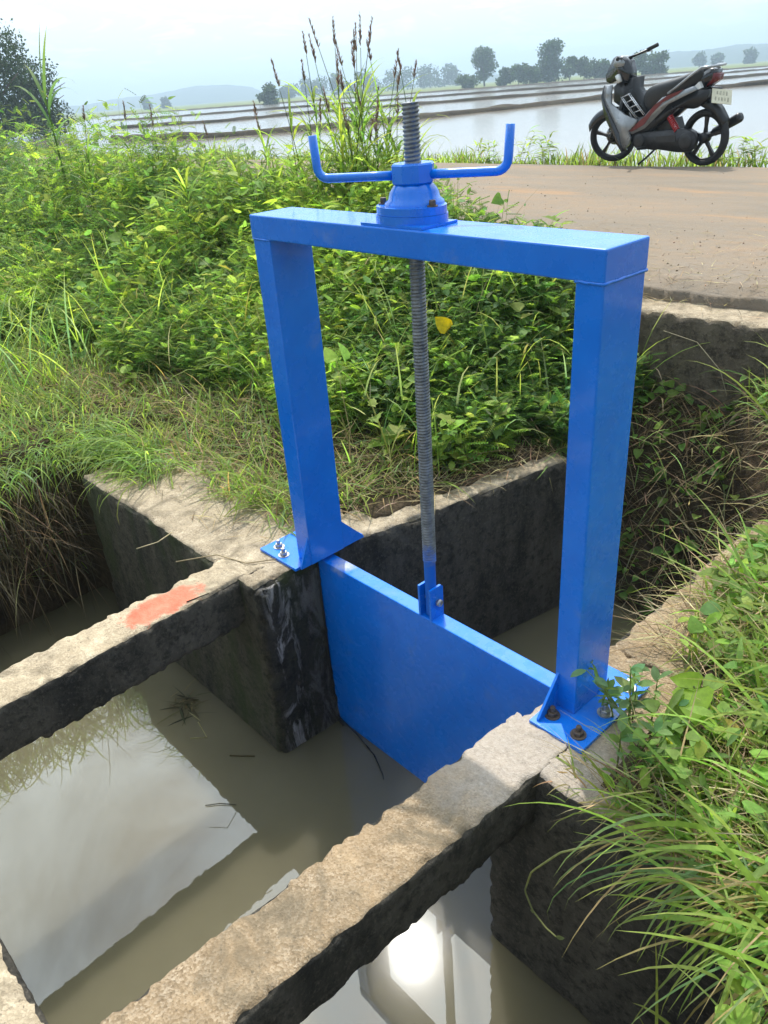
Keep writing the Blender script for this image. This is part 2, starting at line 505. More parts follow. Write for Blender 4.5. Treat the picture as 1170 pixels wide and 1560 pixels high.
def bm_obj(name, bm, mat, parent=None, bevel=0, segs=2, smooth=False):
    if bevel:
        es = [e for e in bm.edges if len(e.link_faces) == 2 and e.calc_face_angle(0) > .5]
        bmesh.ops.bevel(bm, geom=es, offset=bevel, segments=segs, profile=.5, affect='EDGES', clamp_overlap=True)
    bmesh.ops.recalc_face_normals(bm, faces=bm.faces)
    me = bpy.data.meshes.new(name); bm.to_mesh(me); bm.free()
    for m in (mat if isinstance(mat, (list, tuple)) else [mat]): me.materials.append(m)
    if smooth:
        me.polygons.foreach_set('use_smooth', np.ones(len(me.polygons), bool))
    return obj(name, me, parent)


def box(name, a, b, mat, parent=None, bevel=.002, rz=0, loc=None):
    bm = bmesh.new()
    bmesh.ops.create_cube(bm, size=1)
    a = np.array(a, float); b = np.array(b, float)
    for v in bm.verts:
        v.co = Vector(((a + b) / 2 + np.array(v.co) * (b - a)).tolist())
    return bm_obj(name, bm, mat, parent, bevel)


def prism(name, poly, ext, mat, parent=None, bevel=.004, axis='y', segs=2, smooth=False):
    """poly in (x,z) extruded along y from ext[0] to ext[1] (axis y) or (x,y) along z"""
    bm = bmesh.new()
    mk = (lambda p, e: (p[0], e, p[1])) if axis == 'y' else ((lambda p, e: (p[0], p[1], e)) if axis == 'z' else (lambda p, e: (e, p[0], p[1])))
    A = [bm.verts.new(mk(p, ext[0])) for p in poly]; B = [bm.verts.new(mk(p, ext[1])) for p in poly]
    n = len(poly)
    bm.faces.new(A[::-1]); bm.faces.new(B)
    for i in range(n): bm.faces.new((A[i], A[(i + 1) % n], B[(i + 1) % n], B[i]))
    return bm_obj(name, bm, mat, parent, bevel, segs, smooth)


def lathe(name, prof, mat, parent=None, seg=24, axis='z', loc=(0, 0, 0), smooth=True, rotmat=None):
    prof = np.asarray(prof, float); a = np.linspace(0, 2 * np.pi, seg, endpoint=False)
    V = np.stack([prof[:, None, 0] * np.cos(a), prof[:, None, 0] * np.sin(a), np.repeat(prof[:, 1:2], seg, 1)], -1).reshape(-1, 3)
    n = len(prof); i = np.arange(n - 1)[:, None] * seg; j = np.arange(seg)[None]; j2 = (j + 1) % seg
    Q = np.stack([i + j, i + j2, i + seg + j2, i + seg + j], -1).reshape(-1, 4)
    if axis == 'y': V = V[:, [0, 2, 1]]; Q = Q[:, ::-1]
    if axis == 'x': V = V[:, [2, 0, 1]]
    if rotmat is not None: V = V @ np.asarray(rotmat).T
    o = mesh_np(name, V + np.asarray(loc), Q, mat, parent, smooth=smooth)
    return o


# ================================================================= LARGE STRUCTURE
WATER_Z = -.80
ROAD_Z = .55
ROAD_Y0, ROAD_Y1 = 2.17, 7.42


def wall_left_x(y):  return -.526 + (y - .08) * .188      # inner edge of the upstream left wall
def right_edge_x(y): return .60 - .50 * sstep(1.35, 2.1, y)


def ground_z(x, y):
    x = np.asarray(x, float); y = np.asarray(y, float)
    # left side: rises from the wall top to the road shoulder
    zl = .47 * sstep(.15, 2.1, y) + .02
    zl = zl + .05 * fbm(np.stack([x, y], -1) * 1.3, 5, 3)
    zl = zl * sstep(.10, .75, wall_left_x(np.clip(y, 0, 1.3)) - x)
    zl = np.where((x > -2.3) & (y < .32), np.minimum(zl, -.05), zl)
    # right side
    zr = .03 + .14 * sstep(.2, 2.0, y) + .10 * sstep(.8, 2.2, x) + .03 * fbm(np.stack([x, y], -1) * 2, 8, 3)
    zr = np.where((x < .80) & (y < 1.3), np.minimum(zr, -.04), zr)
    xi = wall_left_x(np.clip(y, 0, 1.3))
    z = np.where(x < xi - .08, zl, zr)
    # upstream channel with the sloping bank below the culvert slab
    bank = -1.25 + 1.32 * sstep(1.15, 2.12, y + .12 * fbm(np.stack([x, y], -1) * 3, 21, 3))
    inch = (x > xi - .08) & (x < right_edge_x(y) + .08 * vnoise(np.stack([x, y], -1) * 4, 4)) & (y > -.1)
    z = np.where(inch, np.minimum(bank, zr + .02), z)
    z = np.where((x > -.56) & (x < .58) & (y > -.5) & (y < .3), -1.3, z)
    # downstream pool
    wob = .07 * fbm(np.stack([x, y], -1) * 2.5, 33, 3)
    lb = sstep(-2.10, -2.42, x + wob); rb = sstep(1.12, 1.30, x + wob)
    pool = np.where(x < 0, -1.3 + (1.33 + .02) * lb, -1.3 + 1.32 * rb)
    z = np.where(y < -.22, np.where((x > -.56) & (x < .58), -1.3, np.where((x > -2.45) & (x < 1.35), pool, np.where(x < 0, np.maximum(.03 + 0 * zl, .03), .03))), z)
    return z


def grid_sheet(name, xs, ys, zf, mat, kind='structure'):
    X, Y = np.meshgrid(xs, ys, indexing='ij'); Z = zf(X, Y)
    idx = np.arange(X.size).reshape(X.shape)
    Q = np.stack([idx[:-1, :-1], idx[1:, :-1], idx[1:, 1:], idx[:-1, 1:]], -1).reshape(-1, 4)
    o = mesh_np(name, np.stack([X, Y, Z], -1).reshape(-1, 3), Q, mat, smooth=True)
    o['kind'] = kind
    return o


xs = np.concatenate([np.linspace(-16, -3.2, 90), np.linspace(-3.15, 2.2, 215), np.linspace(2.3, 10, 40)])
ys = np.concatenate([np.linspace(-6, -1.6, 30), np.linspace(-1.55, 2.2, 152)])
grid_sheet('bank_ground', xs, ys, ground_z, M_SOIL)

# road, asphalt broken along its near edge where it laps onto the culvert slab
def road_z(x, y):
    return ROAD_Z + .012 * fbm(np.stack([x, y], -1) * .8, 61, 3) - .05 * sstep(ROAD_Y1 - .35, ROAD_Y1, y)
xr = np.concatenate([np.linspace(-60, -8, 60), np.linspace(-7.95, -2.6, 90), np.linspace(-2.57, 2.6, 200), np.linspace(2.8, 40, 40)])
yr = np.concatenate([[2.27, 2.272, 2.30, 2.34], np.linspace(2.40, ROAD_Y1, 100)])
Xr, Yr = np.meshgrid(xr, yr, indexing='ij')
edge = .07 * fbm(np.stack([Xr * 3.0, Xr * 0], -1), 63, 5) + .02 * vnoise(np.stack([Xr * 23, Xr * 0 + 3], -1), 64)
Yr = Yr + edge * sstep(2.9, 2.3, Yr)
Zr = road_z(Xr, Yr) - .035 * sstep(2.42, 2.27, Yr - edge) + .008 * fbm(np.stack([Xr * 7, Yr * 7], -1), 65, 3) * sstep(3, 2.3, Yr)
Zr[:, 0] = .44
ir = np.arange(Xr.size).reshape(Xr.shape)
mesh_np('road', np.stack([Xr, Yr, Zr], -1).reshape(-1, 3), np.stack([ir[:-1, :-1], ir[1:, :-1], ir[1:, 1:], ir[:-1, 1:]], -1).reshape(-1, 4), M_ROAD, smooth=True)['kind'] = 'structure'
# compacted shoulder strip under the asphalt edge away from the slab
grid_sheet('road_shoulder', np.concatenate([np.linspace(-60, -2.2, 140), np.linspace(2.5, 40, 60)]), np.linspace(2.10, 2.5, 8),
           lambda x, y: .455 + .02 * fbm(np.stack([x, y], -1) * 3, 66, 3), M_ROAD)
# verge sloping down to the paddies
grid_sheet('road_verge', np.linspace(-60, 40, 220), np.linspace(ROAD_Y1 - .05, 8.9, 14),
           lambda x, y: ROAD_Z - .07 - .5 * sstep(ROAD_Y1 + .3, 8.8, y) + .03 * fbm(np.stack([x, y], -1) * 1.5, 71, 3), M_SOIL)
# everything farther away, one sheet with the near site left open
PADDY_Z = .10
B = 6000
Vg = []; Fg = []
for (xa, xb, ya, yb) in ((-B, B, 8.8, B), (-B, -15.9, -B, 8.8), (9.9, B, -B, 8.8), (-15.9, 9.9, -B, -5.9)):
    k = len(Vg); Vg += [(xa, ya, .02), (xb, ya, .02), (xb, yb, .02), (xa, yb, .02)]; Fg.append((k, k + 1, k + 2, k + 3))
mesh_np('field_ground', Vg, np.array(Fg), M_FIELD)['kind'] = 'structure'

# canal water
mesh_np('canal_water', [(-2.9, -5.5, WATER_Z), (1.9, -5.5, WATER_Z), (1.9, 1.95, WATER_Z), (-2.9, 1.95, WATER_Z)],
        np.array([(0, 1, 2, 3)]), M_WATER)['kind'] = 'structure'

# paddies: dikes traced onto the field plane
DIKES = [
    [(180, 214), (282, 211), (347, 208), (480, 198), (700, 174), (925, 150), (1170, 128), (1300, 114)],
    [(180, 196), (282, 189), (346, 185), (480, 172), (698, 155), (924, 137), (1170, 114), (1300, 101)],
    [(170, 184), (231, 181), (282, 177), (480, 162), (698, 145), (924, 128), (1170, 106), (1300, 94)],
    [(160, 177.5), (240, 171.5), (480, 154), (698, 138), (924, 120.5), (1170, 101.5), (1300, 91)],
]
dike_pts = [np.array([onz(px, py, PADDY_Z)[:2] for px, py in d]) for d in DIKES]
last = dike_pts[-1]
PWv = [(-40, 8.6), (14, 8.6)] + [tuple(p) for p in last[::-1]]
bmw = bmesh.new()
bmw.faces.new([bmw.verts.new((p[0], p[1], PADDY_Z)) for p in PWv])
bm_obj('paddy_water', bmw, M_PADDY)['kind'] = 'structure'
for k, pts in enumerate(dike_pts):
    s = np.concatenate([[0], np.cumsum(np.linalg.norm(np.diff(pts, axis=0), axis=1))])
    q = np.linspace(0, s[-1], 160)
    P = np.stack([np.interp(q, s, pts[:, 0]), np.interp(q, s, pts[:, 1])], -1)
    P += fbm(np.stack([q * .12, q * 0 + k], -1), 81 + k, 3)[:, None] * .5
    T = np.gradient(P, axis=0); T /= np.linalg.norm(T, axis=1)[:, None]; Nn = np.stack([-T[:, 1], T[:, 0]], -1)
    wd = (.34, .32, .36, 1.0)[k]; hh = (.22, .20, .2, .25)[k]
    cs = [(-1.1, -.15), (-.7, .6), (-.3, 1.0), (.3, .95), (.7, .6), (1.1, -.15)]
    V = []
    for a, h in cs:
        nz = fbm(np.stack([q * .5, q * 0 + a * 3], -1), 90 + k, 4)
        V.append(np.concatenate([P + Nn * (a * wd * (1 + .3 * nz))[:, None], (PADDY_Z + h * hh * (1 + .5 * nz))[:, None]], 1))
    V = np.stack(V, 1); m = len(cs); idx = np.arange(V.shape[0] * m).reshape(-1, m)
    Q = np.stack([idx[:-1, :-1], idx[1:, :-1], idx[1:, 1:], idx[:-1, 1:]], -1).reshape(-1, 4)[:, ::-1]
    mesh_np('paddy_dike', V.reshape(-1, 3), Q, M_DIKE, smooth=True)['kind'] = 'structure'

# hills
def hill(name, prof, dist, depth, seed):
    V = []; prof = np.array(prof, float)
    px = np.linspace(prof[0, 0], prof[-1, 0], 260); py = np.interp(px, prof[:, 0], prof[:, 1])
    top = np.array([far(a, b, dist) for a, b in zip(px, py)])
    rows = []
    for f_, hgt in ((-1., 0.), (-.7, .35), (-.4, .72), (-.15, .95), (0, 1.), (.3, .9), (1., 0.)):
        d2 = top[:, :2] - CAM[:2]; d2 = d2 / np.linalg.norm(d2, axis=1)[:, None]
        xy = top[:, :2] + d2 * depth * f_
        nz = fbm(xy * .02, seed, 5) * 3.2 + np.abs(fbm(xy * .09, seed + 5, 3)) * 2.4
        z = np.maximum(top[:, 2], .2) * hgt + nz * min(1, hgt * 1.4) * .55
        rows.append(np.concatenate([xy, z[:, None]], 1))
    V = np.stack(rows, 1); m = V.shape[1]; idx = np.arange(V.shape[0] * m).reshape(-1, m)
    Q = np.stack([idx[:-1, :-1], idx[1:, :-1], idx[1:, 1:], idx[:-1, 1:]], -1).reshape(-1, 4)
    mesh_np(name, V.reshape(-1, 3), Q, M_HILL, smooth=True)['kind'] = 'structure'


hill('hill', [(-60, 172), (40, 168), (120, 161), (180, 151), (230, 145), (265, 138), (296, 131), (345, 129), (385, 134), (398, 141), (440, 141), (520, 137), (620, 129), (720, 121)], 1350, 260, 5)
hill('hill', [(640, 124), (760, 113), (850, 104), (900, 97), (960, 88), (1010, 82), (1070, 76), (1120, 70), (1190, 66), (1300, 60)], 1100, 240, 25)

# ---------------------------------------------------------------- canal headwork in concrete
cs_ = empty('canal_headwork')
tag(cs_, 'weathered concrete canal headwall with two brace beams, standing in the muddy water', 'headwall')
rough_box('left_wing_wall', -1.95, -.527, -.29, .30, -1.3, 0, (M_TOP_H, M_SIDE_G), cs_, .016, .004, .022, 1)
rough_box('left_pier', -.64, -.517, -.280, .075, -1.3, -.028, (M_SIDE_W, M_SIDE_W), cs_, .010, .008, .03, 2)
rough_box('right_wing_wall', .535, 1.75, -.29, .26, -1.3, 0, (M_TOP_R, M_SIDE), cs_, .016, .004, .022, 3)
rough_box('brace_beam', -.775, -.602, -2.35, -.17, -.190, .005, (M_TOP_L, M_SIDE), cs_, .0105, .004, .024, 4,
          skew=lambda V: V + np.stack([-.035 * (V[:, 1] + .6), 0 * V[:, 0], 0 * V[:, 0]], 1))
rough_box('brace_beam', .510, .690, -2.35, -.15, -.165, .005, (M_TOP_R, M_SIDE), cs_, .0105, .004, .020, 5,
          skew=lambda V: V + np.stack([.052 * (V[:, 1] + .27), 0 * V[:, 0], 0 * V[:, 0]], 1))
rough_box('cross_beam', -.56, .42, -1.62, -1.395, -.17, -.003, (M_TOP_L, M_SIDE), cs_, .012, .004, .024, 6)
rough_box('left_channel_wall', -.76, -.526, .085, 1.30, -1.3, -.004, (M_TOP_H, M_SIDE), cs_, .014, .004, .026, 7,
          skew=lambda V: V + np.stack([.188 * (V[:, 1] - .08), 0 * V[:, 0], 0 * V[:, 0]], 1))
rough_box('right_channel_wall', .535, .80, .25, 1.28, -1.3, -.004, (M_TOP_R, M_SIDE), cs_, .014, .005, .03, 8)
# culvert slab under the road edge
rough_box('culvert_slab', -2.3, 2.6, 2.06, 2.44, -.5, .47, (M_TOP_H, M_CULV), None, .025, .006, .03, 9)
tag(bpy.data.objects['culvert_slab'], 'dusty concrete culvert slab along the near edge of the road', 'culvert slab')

# ================================================================= SLUICE GATE
g = empty('sluice_gate', (0, 0, 0))
tag(g, 'bright blue steel sluice gate with frame, screw rod and hand crank between the concrete walls', 'sluice gate')
FX0, FX1 = -.556, .641          # outer faces of the posts
FY0, FY1 = -.065, .090
TOP = 1.203
postL = box('post', (FX0, FY0, .012), (FX0 + .082, FY1, TOP - .066), M_BLUE, g, .004)
postR = box('post', (FX1 - .066, FY0, .012), (FX1, FY1, TOP - .066), M_BLUE, g, .004)
box('cross_beam', (FX0 - .002, FY0 - .0025, TOP - .067), (FX1 + .002, FY1 + .0025, TOP), M_BLUE, g, .004)
# weld beads where the posts meet the beam
for p_, xa, xb in ((postL, FX0, FX0 + .082), (postR, FX1 - .066, FX1)):
    zc = TOP - .0675
    pts = [(xa, FY0, zc), (xb, FY0, zc), (xb, FY1, zc), (xa, FY1, zc), (xa, FY0, zc)]
    P = np.concatenate([np.linspace(pts[i], pts[i + 1], 14)[:-1] for i in range(4)] + [np.array([pts[0]])])
    P = P + rng.normal(0, .0006, P.shape)
    tube('weld_bead', P, .0032 + rng.uniform(0, .001, len(P)), M_BLUE, p_, 6)


def hexbolt(name, x, y, z, r, mat, parent, stud=True):
    bm = bmesh.new()
    def ring(rr, zz_, n): return [bm.verts.new((x + rr * math.cos(i * 2 * math.pi / n + .3), y + rr * math.sin(i * 2 * math.pi / n + .3), zz_)) for i in range(n)]
    def stack(rs, n):
        rings = [ring(a, b, n) for a, b in rs]
        for A, Bq in zip(rings[:-1], rings[1:]):
            for i in range(n): bm.faces.new((A[i], A[(i + 1) % n], Bq[(i + 1) % n], Bq[i]))
        bm.faces.new(rings[-1])
    stack([(r * 1.75, z), (r * 1.75, z + .003), (r * .9, z + .0032)], 16)
    stack([(r * 1.15, z + .003), (r * 1.2, z + .005), (r * 1.2, z + .013), (r * 1.05, z + .015)], 6)
    if stud: stack([(r * .62, z + .01), (r * .62, z + .028), (r * .5, z + .030)], 10)
    return bm_obj(name, bm, mat, parent)


def base_plate(x0, x1, y0, y1, post, px0, px1, bolts, tab_side):
    pl = prism('base_plate', [(x0, y0), (x1, y0), (x1, y1), (x0, y1)], (.002, .0125), M_BLUE, g, .0015, 'z')
    for (bx, by, mt) in bolts: hexbolt('bolt', bx, by, .0125, .012, mt, pl)
    # triangular stiffeners in line with the front and rear of the post
    for yy, s in ((FY0, -1), (FY1, 1)):
        xm = px1 - .004 if tab_side > 0 else px0 + .004
        y_end = y0 + .012 if s < 0 else y1 - .012
        xg = px0 + .006 if tab_side > 0 else px1 - .012
        prism('gusset', [(yy, .0125), (y_end, .0125), (y_end, .020), (yy, .125)], (xg, xg + .007), M_BLUE, post, .001, 'x')
    return pl


base_plate(-.720, -.500, -.122, .202, postL, FX0, FX0 + .082,
           [(-.672, -.068, M_BOLT), (-.610, -.092, M_BOLT), (-.672, .15, M_BOLT), (-.60, .165, M_BOLT)], -1)
base_plate(.566, .728, -.160, .165, postR, FX1 - .066, FX1,
           [(.600, -.105, M_BOLT_D), (.690, -.118, M_BOLT_D), (.696, -.005, M_BOLT), (.69, .12, M_BOLT)], 1)

# leaf: skin plate with folded top flange and stiffener behind
leaf = box('gate_leaf', (-.528, -.004, -1.28), (.572, .054, -.006), M_BLUE, g, .003)
tube('rubber_seal', [(-.522, -.010, -.02), (-.521, -.011, -.3), (-.520, -.012, -.6), (-.516, -.014, -.79), (-.47, -.02, -.797)], .0045,
     simple('black_rubber', (.015, .015, .015), .7, 0, .3), leaf, 6)
SX, SY = .038, .026
# clevis with bolt
for s, nm in ((-1, 'clevis_plate'), (1, 'clevis_plate')):
    xx = SX - .006 + s * .024
    prism(nm, [(SY - .030, -.006), (SY + .028, -.006), (SY + .028, .102), (SY + .02, .110), (SY - .030, .110)], (xx - .004, xx + .004), M_BLUE, leaf, .001, 'x')
lathe('clevis_pin', [(0, -.042), (.012, -.042), (.012, -.034), (.007, -.032), (.007, .032), (.012, .034), (.012, .043), (0, .043)], M_BOLT, leaf, 12, 'x', (SX - .006, SY, .055))
# threaded rod
pitch, R0 = .0092, .0212
nz_, ns = int((1.468 - .20) / pitch * 4), 28
zs = np.linspace(.20, 1.468, nz_ + 1); th = np.linspace(0, 2 * np.pi, ns, endpoint=False)
Zg, Tg = np.meshgrid(zs, th, indexing='ij')
ph = (Zg / pitch - Tg / (2 * np.pi)) % 1.0
rr = R0 - .0036 * np.clip(np.abs(ph - .5) * 3.2 - .35, 0, 1)
lean = (1.3 - Zg) * -.004
V = np.stack([SX + lean + rr * np.cos(Tg), SY + rr * np.sin(Tg), Zg], -1).reshape(-1, 3)
i = np.arange(nz_)[:, None] * ns; j = np.arange(ns)[None]; j2 = (j + 1) % ns
Q = np.stack([i + j, i + j2, i + ns + j2, i + ns + j], -1).reshape(-1, 4)
rod = mesh_np('screw_rod', V, [Q, (np.arange(ns) + nz_ * ns)[None]], M_SCREW, g, smooth=True)
lathe('rod_shank', [(.0185, .0), (.0185, .205)], M_SCREW, rod, 20, 'z', (SX - .005, SY, 0))
# bearing housing on the beam
fl = [(SX + .100 * math.cos(a), SY - .012 + .078 * math.sin(a)) for a in np.linspace(0, 2 * math.pi, 33)[:-1]]
prism('packing_plate', [(SX - .106, SY - .0885), (SX + .107, SY - .0885), (SX + .107, SY + .038), (SX - .106, SY + .038)], (TOP + .0005, TOP + .0065), M_BLUE, g, .001, 'z')
hs_ = prism('bearing_housing', fl, (TOP + .0065, TOP + .024), M_BLUE, g, .003, 'z')
prism('flange', [((x - SX) * .97 + SX, (y - SY) * .97 + SY) for x, y in fl], (TOP + .0245, TOP + .043), M_BLUE, hs_, .004, 'z')
lathe('cone', [(.075, TOP + .043), (.073, TOP + .050), (.064, TOP + .056), (.060, TOP + .072), (.050, TOP + .086), (.046, TOP + .09), (0.02, TOP + .09)], M_BLUE, hs_, 32, 'z', (SX, SY, 0))
for bx, by in ((-.080, -.030), (.082, -.022)):
    hexbolt('bolt', SX + bx, SY + by - .0, TOP + .043, .0075, M_BOLT_D, hs_, False)
bm = bmesh.new()
n8 = 8
A = []
for zc, r in ((TOP + .0905, .050), (TOP + .094, .053), (TOP + .132, .053), (TOP + .136, .050)):
    A.append([bm.verts.new((SX + r * math.cos(k * 2 * math.pi / n8 + .25), SY + r * math.sin(k * 2 * math.pi / n8 + .25), zc)) for k in range(n8)])
for P, Qv in zip(A[:-1], A[1:]):
    for k in range(n8): bm.faces.new((P[k], P[(k + 1) % n8], Qv[(k + 1) % n8], Qv[k]))
bm.faces.new(A[0][::-1]); bm.faces.new(A[-1])
nut = bm_obj('drive_nut', bm, M_BLUE, g, .0015)
ang = rad(30)
for s in (-1, 1):
    d = np.array([math.cos(ang), math.sin(ang), 0]) * s
    c0 = np.array([SX, SY - .012, TOP + .110])
    Lb = .238; hb = .098; bend = .028
    p = [c0 + d * .045, c0 + d * .10, c0 + d * (Lb - bend)]
    for a in np.linspace(0, math.pi / 2, 6)[1:]:
        p.append(c0 + d * (Lb - bend + bend * math.sin(a)) + np.array([0, 0, bend * (1 - math.cos(a))]))
    p.append(c0 + d * (Lb + .004) + np.array([0, 0, hb]))
    tube('crank_arm', p, .0108, M_BLUE, nut, 14)

# ================================================================= MOTORBIKE
M_TYRE = simple('tyre_rubber', (.018, .018, .019), .85, 0, .3, 60)
M_BLACK = simple('black_plastic', (.008, .0085, .010), .34, 0, .3, 20, .05)
M_PAINT = simple('dark_gloss_paint', (.007, .009, .013), .2, 0, .2, 10, .02, .5, .6)
M_GREY = simple('silver_grey_paint', (.30, .32, .34), .28, .3, .15, 12, .02, .5, .4)
M_RED = simple('dark_red_paint', (.13, .008, .014), .3, 0, .2, 12, .02, .5, .5)
M_SEAT = simple('seat_vinyl', (.010, .0105, .012), .45, 0, .2, 80)
M_CHROME = simple('polished_metal', (.62, .63, .65), .22, .95, .12, 30, .03)
M_CASE = simple('cast_engine_metal', (.035, .035, .037), .5, .4, .3, 26, .2)
M_LENS_R = simple('red_lens', (.13, .012, .016), .25, 0, .1, 40, .02)
M_LENS = simple('clear_lens', (.72, .74, .74), .12, 0, .08, 40, .02)
M_SPRING = simple('red_spring', (.42, .02, .025), .35, 0, .2, 40)


def bm_map(x, y): return (1.854 - .001875 * x - .000172 * y, 1.308 - .000044 * x - .001356 * y)
def bpoly(pts): return [bm_map(*p) for p in pts]


bk = empty('motorbike', tuple(onz(880 + 890 * 250 / 1170, 50 + 950 * 250 / 1170, ROAD_Z)), rad(170))
bk.location.z = ROAD_Z + .004
bk.rotation_euler = (rad(-3.5), 0, rad(170))
tag(bk, 'dark grey and red underbone motorbike leaning on its side stand at the far road edge', 'motorbike')
WR = .272; WB = 1.245
STEER = Matrix.Rotation(rad(24), 3, Vector((-.42, 0, .907)))
SP = np.array([1.06, 0, .66])
SM = np.array(STEER)


def steer(o):
    me = o.data; n = len(me.vertices); co = np.empty(n * 3, np.float32); me.vertices.foreach_get('co', co)
    co = (co.reshape(-1, 3) - SP) @ SM.T + SP
    me.vertices.foreach_set('co', co.astype(np.float32).ravel()); me.update(); return o


def bike_wheel(u, w, front):
    th_ = np.linspace(0, 2 * np.pi, 20)
    tw = .040 if front else .048
    prof = [(WR - .055 + .0 * 0, -tw * .62)] + [(WR - .032 + .032 * math.cos(a), tw * math.sin(a)) for a in np.linspace(-1.75, 1.75, 13)] + [(WR - .055, tw * .62)]
    hub = lathe('front_wheel' if front else 'rear_wheel', [(.0, -.05), (.045, -.05), (.055, -.03), (.055, .03), (.045, .05), (0, .05)], M_BLACK, bk, 20, 'y', (u, 0, w))
    ty = lathe('tyre', prof, M_TYRE, hub, 56, 'y', (u, 0, w))
    rim = lathe('rim', [(WR - .052, -.032), (WR - .047, -.03), (WR - .060, -.02), (WR - .072, -.016), (WR - .075, 0), (WR - .072, .016), (WR - .060, .02), (WR - .047, .03), (WR - .052, .032)], M_BLACK, hub, 48, 'y', (u, 0, w))
    out = [hub, ty, rim]
    for k in range(5):
        a = k * 2 * math.pi / 5 + .35
        d = np.array([math.cos(a), math.sin(a)]); n_ = np.array([-d[1], d[0]])
        poly = []
        for r, hw in ((.04, .020), (.11, .013), (WR - .068, .022)): poly.append((u + (d * r + n_ * hw)[0], w + (d * r + n_ * hw)[1]))
        for r, hw in ((WR - .068, -.022), (.11, -.013), (.04, -.020)): poly.append((u + (d * r + n_ * hw)[0], w + (d * r + n_ * hw)[1]))
        out.append(prism('spoke', poly, (-.014, .014), M_BLACK, hub, .004))
    if front:
        out.append(lathe('brake_disc', [(.05, -.062), (.105, -.062), (.105, -.066), (.05, -.066)], M_CHROME, hub, 32, 'y', (u, 0, w)))
    return out


bike_wheel(0, WR, False)
for o in bike_wheel(WB, WR, True): steer(o)
for s in (-1, 1):
    steer(tube('fork_leg', [(WB, s * .075, WR), (WB - .10, s * .075, WR + .22), (WB - .17, s * .072, WR + .40)], [.02, .024, .026], M_BLACK, bk, 10))
# front fender: swept shell over the wheel
fv = []; ff = []
an = np.linspace(rad(28), rad(128), 22); cross = np.linspace(-1, 1, 9)
for a in an:
    for c in cross:
        r = WR + .030 - .028 * c * c
        fv.append((WB + r * math.cos(a) * 1.02, c * .062, WR + r * math.sin(a) + .02 - .055 * abs(c) ** 3))
fv = np.array(fv); idx = np.arange(len(fv)).reshape(len(an), len(cross))
Q = np.stack([idx[:-1, :-1], idx[1:, :-1], idx[1:, 1:], idx[:-1, 1:]], -1).reshape(-1, 4)
fd = mesh_np('front_fender', fv, Q, M_PAINT, bk, smooth=True)
sm_ = fd.modifiers.new('thick', 'SOLIDIFY'); sm_.thickness = .008
steer(fd)
# body shell pieces
for s in (1, -1):
    prism('leg_shield', bpoly([(296, 350), (345, 352), (334, 420), (330, 485), (372, 522), (435, 570), (520, 603), (505, 640), (452, 690), (466, 740), (450, 790), (415, 826), (395, 790), (385, 700), (342, 600), (297, 500), (276, 430)]),
          sorted((s * .135, s * .165)), M_GREY, bk, .010, segs=3, smooth=True)
    prism('leg_shield_edge', bpoly([(262, 440), (292, 352), (274, 430), (292, 510), (335, 602), (380, 702), (392, 800), (416, 838), (392, 836), (352, 740), (312, 660), (280, 585)]),
          sorted((s * .10, s * .172)), M_PAINT, bk, .008, segs=3, smooth=True)
    sc_p = prism('side_cover', bpoly([(440, 700), (520, 645), (600, 545), (700, 445), (840, 398), (905, 372), (930, 395), (840, 440), (740, 490), (640, 590), (560, 668), (470, 712)]),
                 sorted((s * .095, s * .140)), M_GREY, bk, .012, segs=3, smooth=True)
    prism('red_stripe', bpoly([(420, 690), (500, 640), (580, 575), (645, 498), (740, 430), (850, 388), (815, 420), (705, 478), (625, 560), (565, 640), (480, 690)]),
          sorted((s * .1395, s * .146)), M_RED, sc_p, .003, segs=2)
    prism('lower_cover', bpoly([(560, 600), (640, 585), (740, 490), (840, 440), (930, 395), (990, 400), (975, 470), (900, 525), (790, 520), (700, 600), (600, 690)]),
          sorted((s * .05, s * .118)), M_BLACK, bk, .010, segs=2, smooth=True)
prism('inner_panel', bpoly([(300, 480), (310, 370), (350, 330), (440, 310), (462, 308), (450, 385), (500, 470), (548, 560), (520, 612), (430, 570), (350, 520)]), (-.13, .045), M_BLACK, bk, .02, segs=3, smooth=True)
prism('frame_tunnel', bpoly([(400, 640), (520, 590), (620, 560), (650, 640), (560, 700), (440, 760), (405, 800)]), (-.12, .12), M_BLACK, bk, .02, segs=2, smooth=True)
# chrome luggage rack in front of the seat
rk = empty('front_rack', parent=bk)
for v_ in (.10, .125):
    tube('rail', [(*bm_map(395, 440)[:1], v_, bm_map(395, 440)[1]), (bm_map(430, 500)[0], v_, bm_map(430, 500)[1]), (bm_map(505, 600)[0], v_, bm_map(505, 600)[1])], .0045, M_CHROME, rk, 8)
    tube('rail', [(bm_map(452, 415)[0], v_, bm_map(452, 415)[1]), (bm_map(500, 490)[0], v_, bm_map(500, 490)[1]), (bm_map(560, 572)[0], v_, bm_map(560, 572)[1])], .0045, M_CHROME, rk, 8)
for (xa, ya, xb, yb) in ((398, 445, 456, 420), (420, 485, 480, 458), (445, 525, 505, 497), (470, 560, 535, 535)):
    a, b_ = bm_map(xa, ya), bm_map(xb, yb)
    for v_ in (.10, .125):
        tube('rung', [(a[0], v_, a[1]), (b_[0], v_, b_[1])], .004, M_CHROME, rk, 6)
    tube('rung', [(b_[0], .10, b_[1]), (b_[0], .125, b_[1])], .004, M_CHROME, rk, 6)
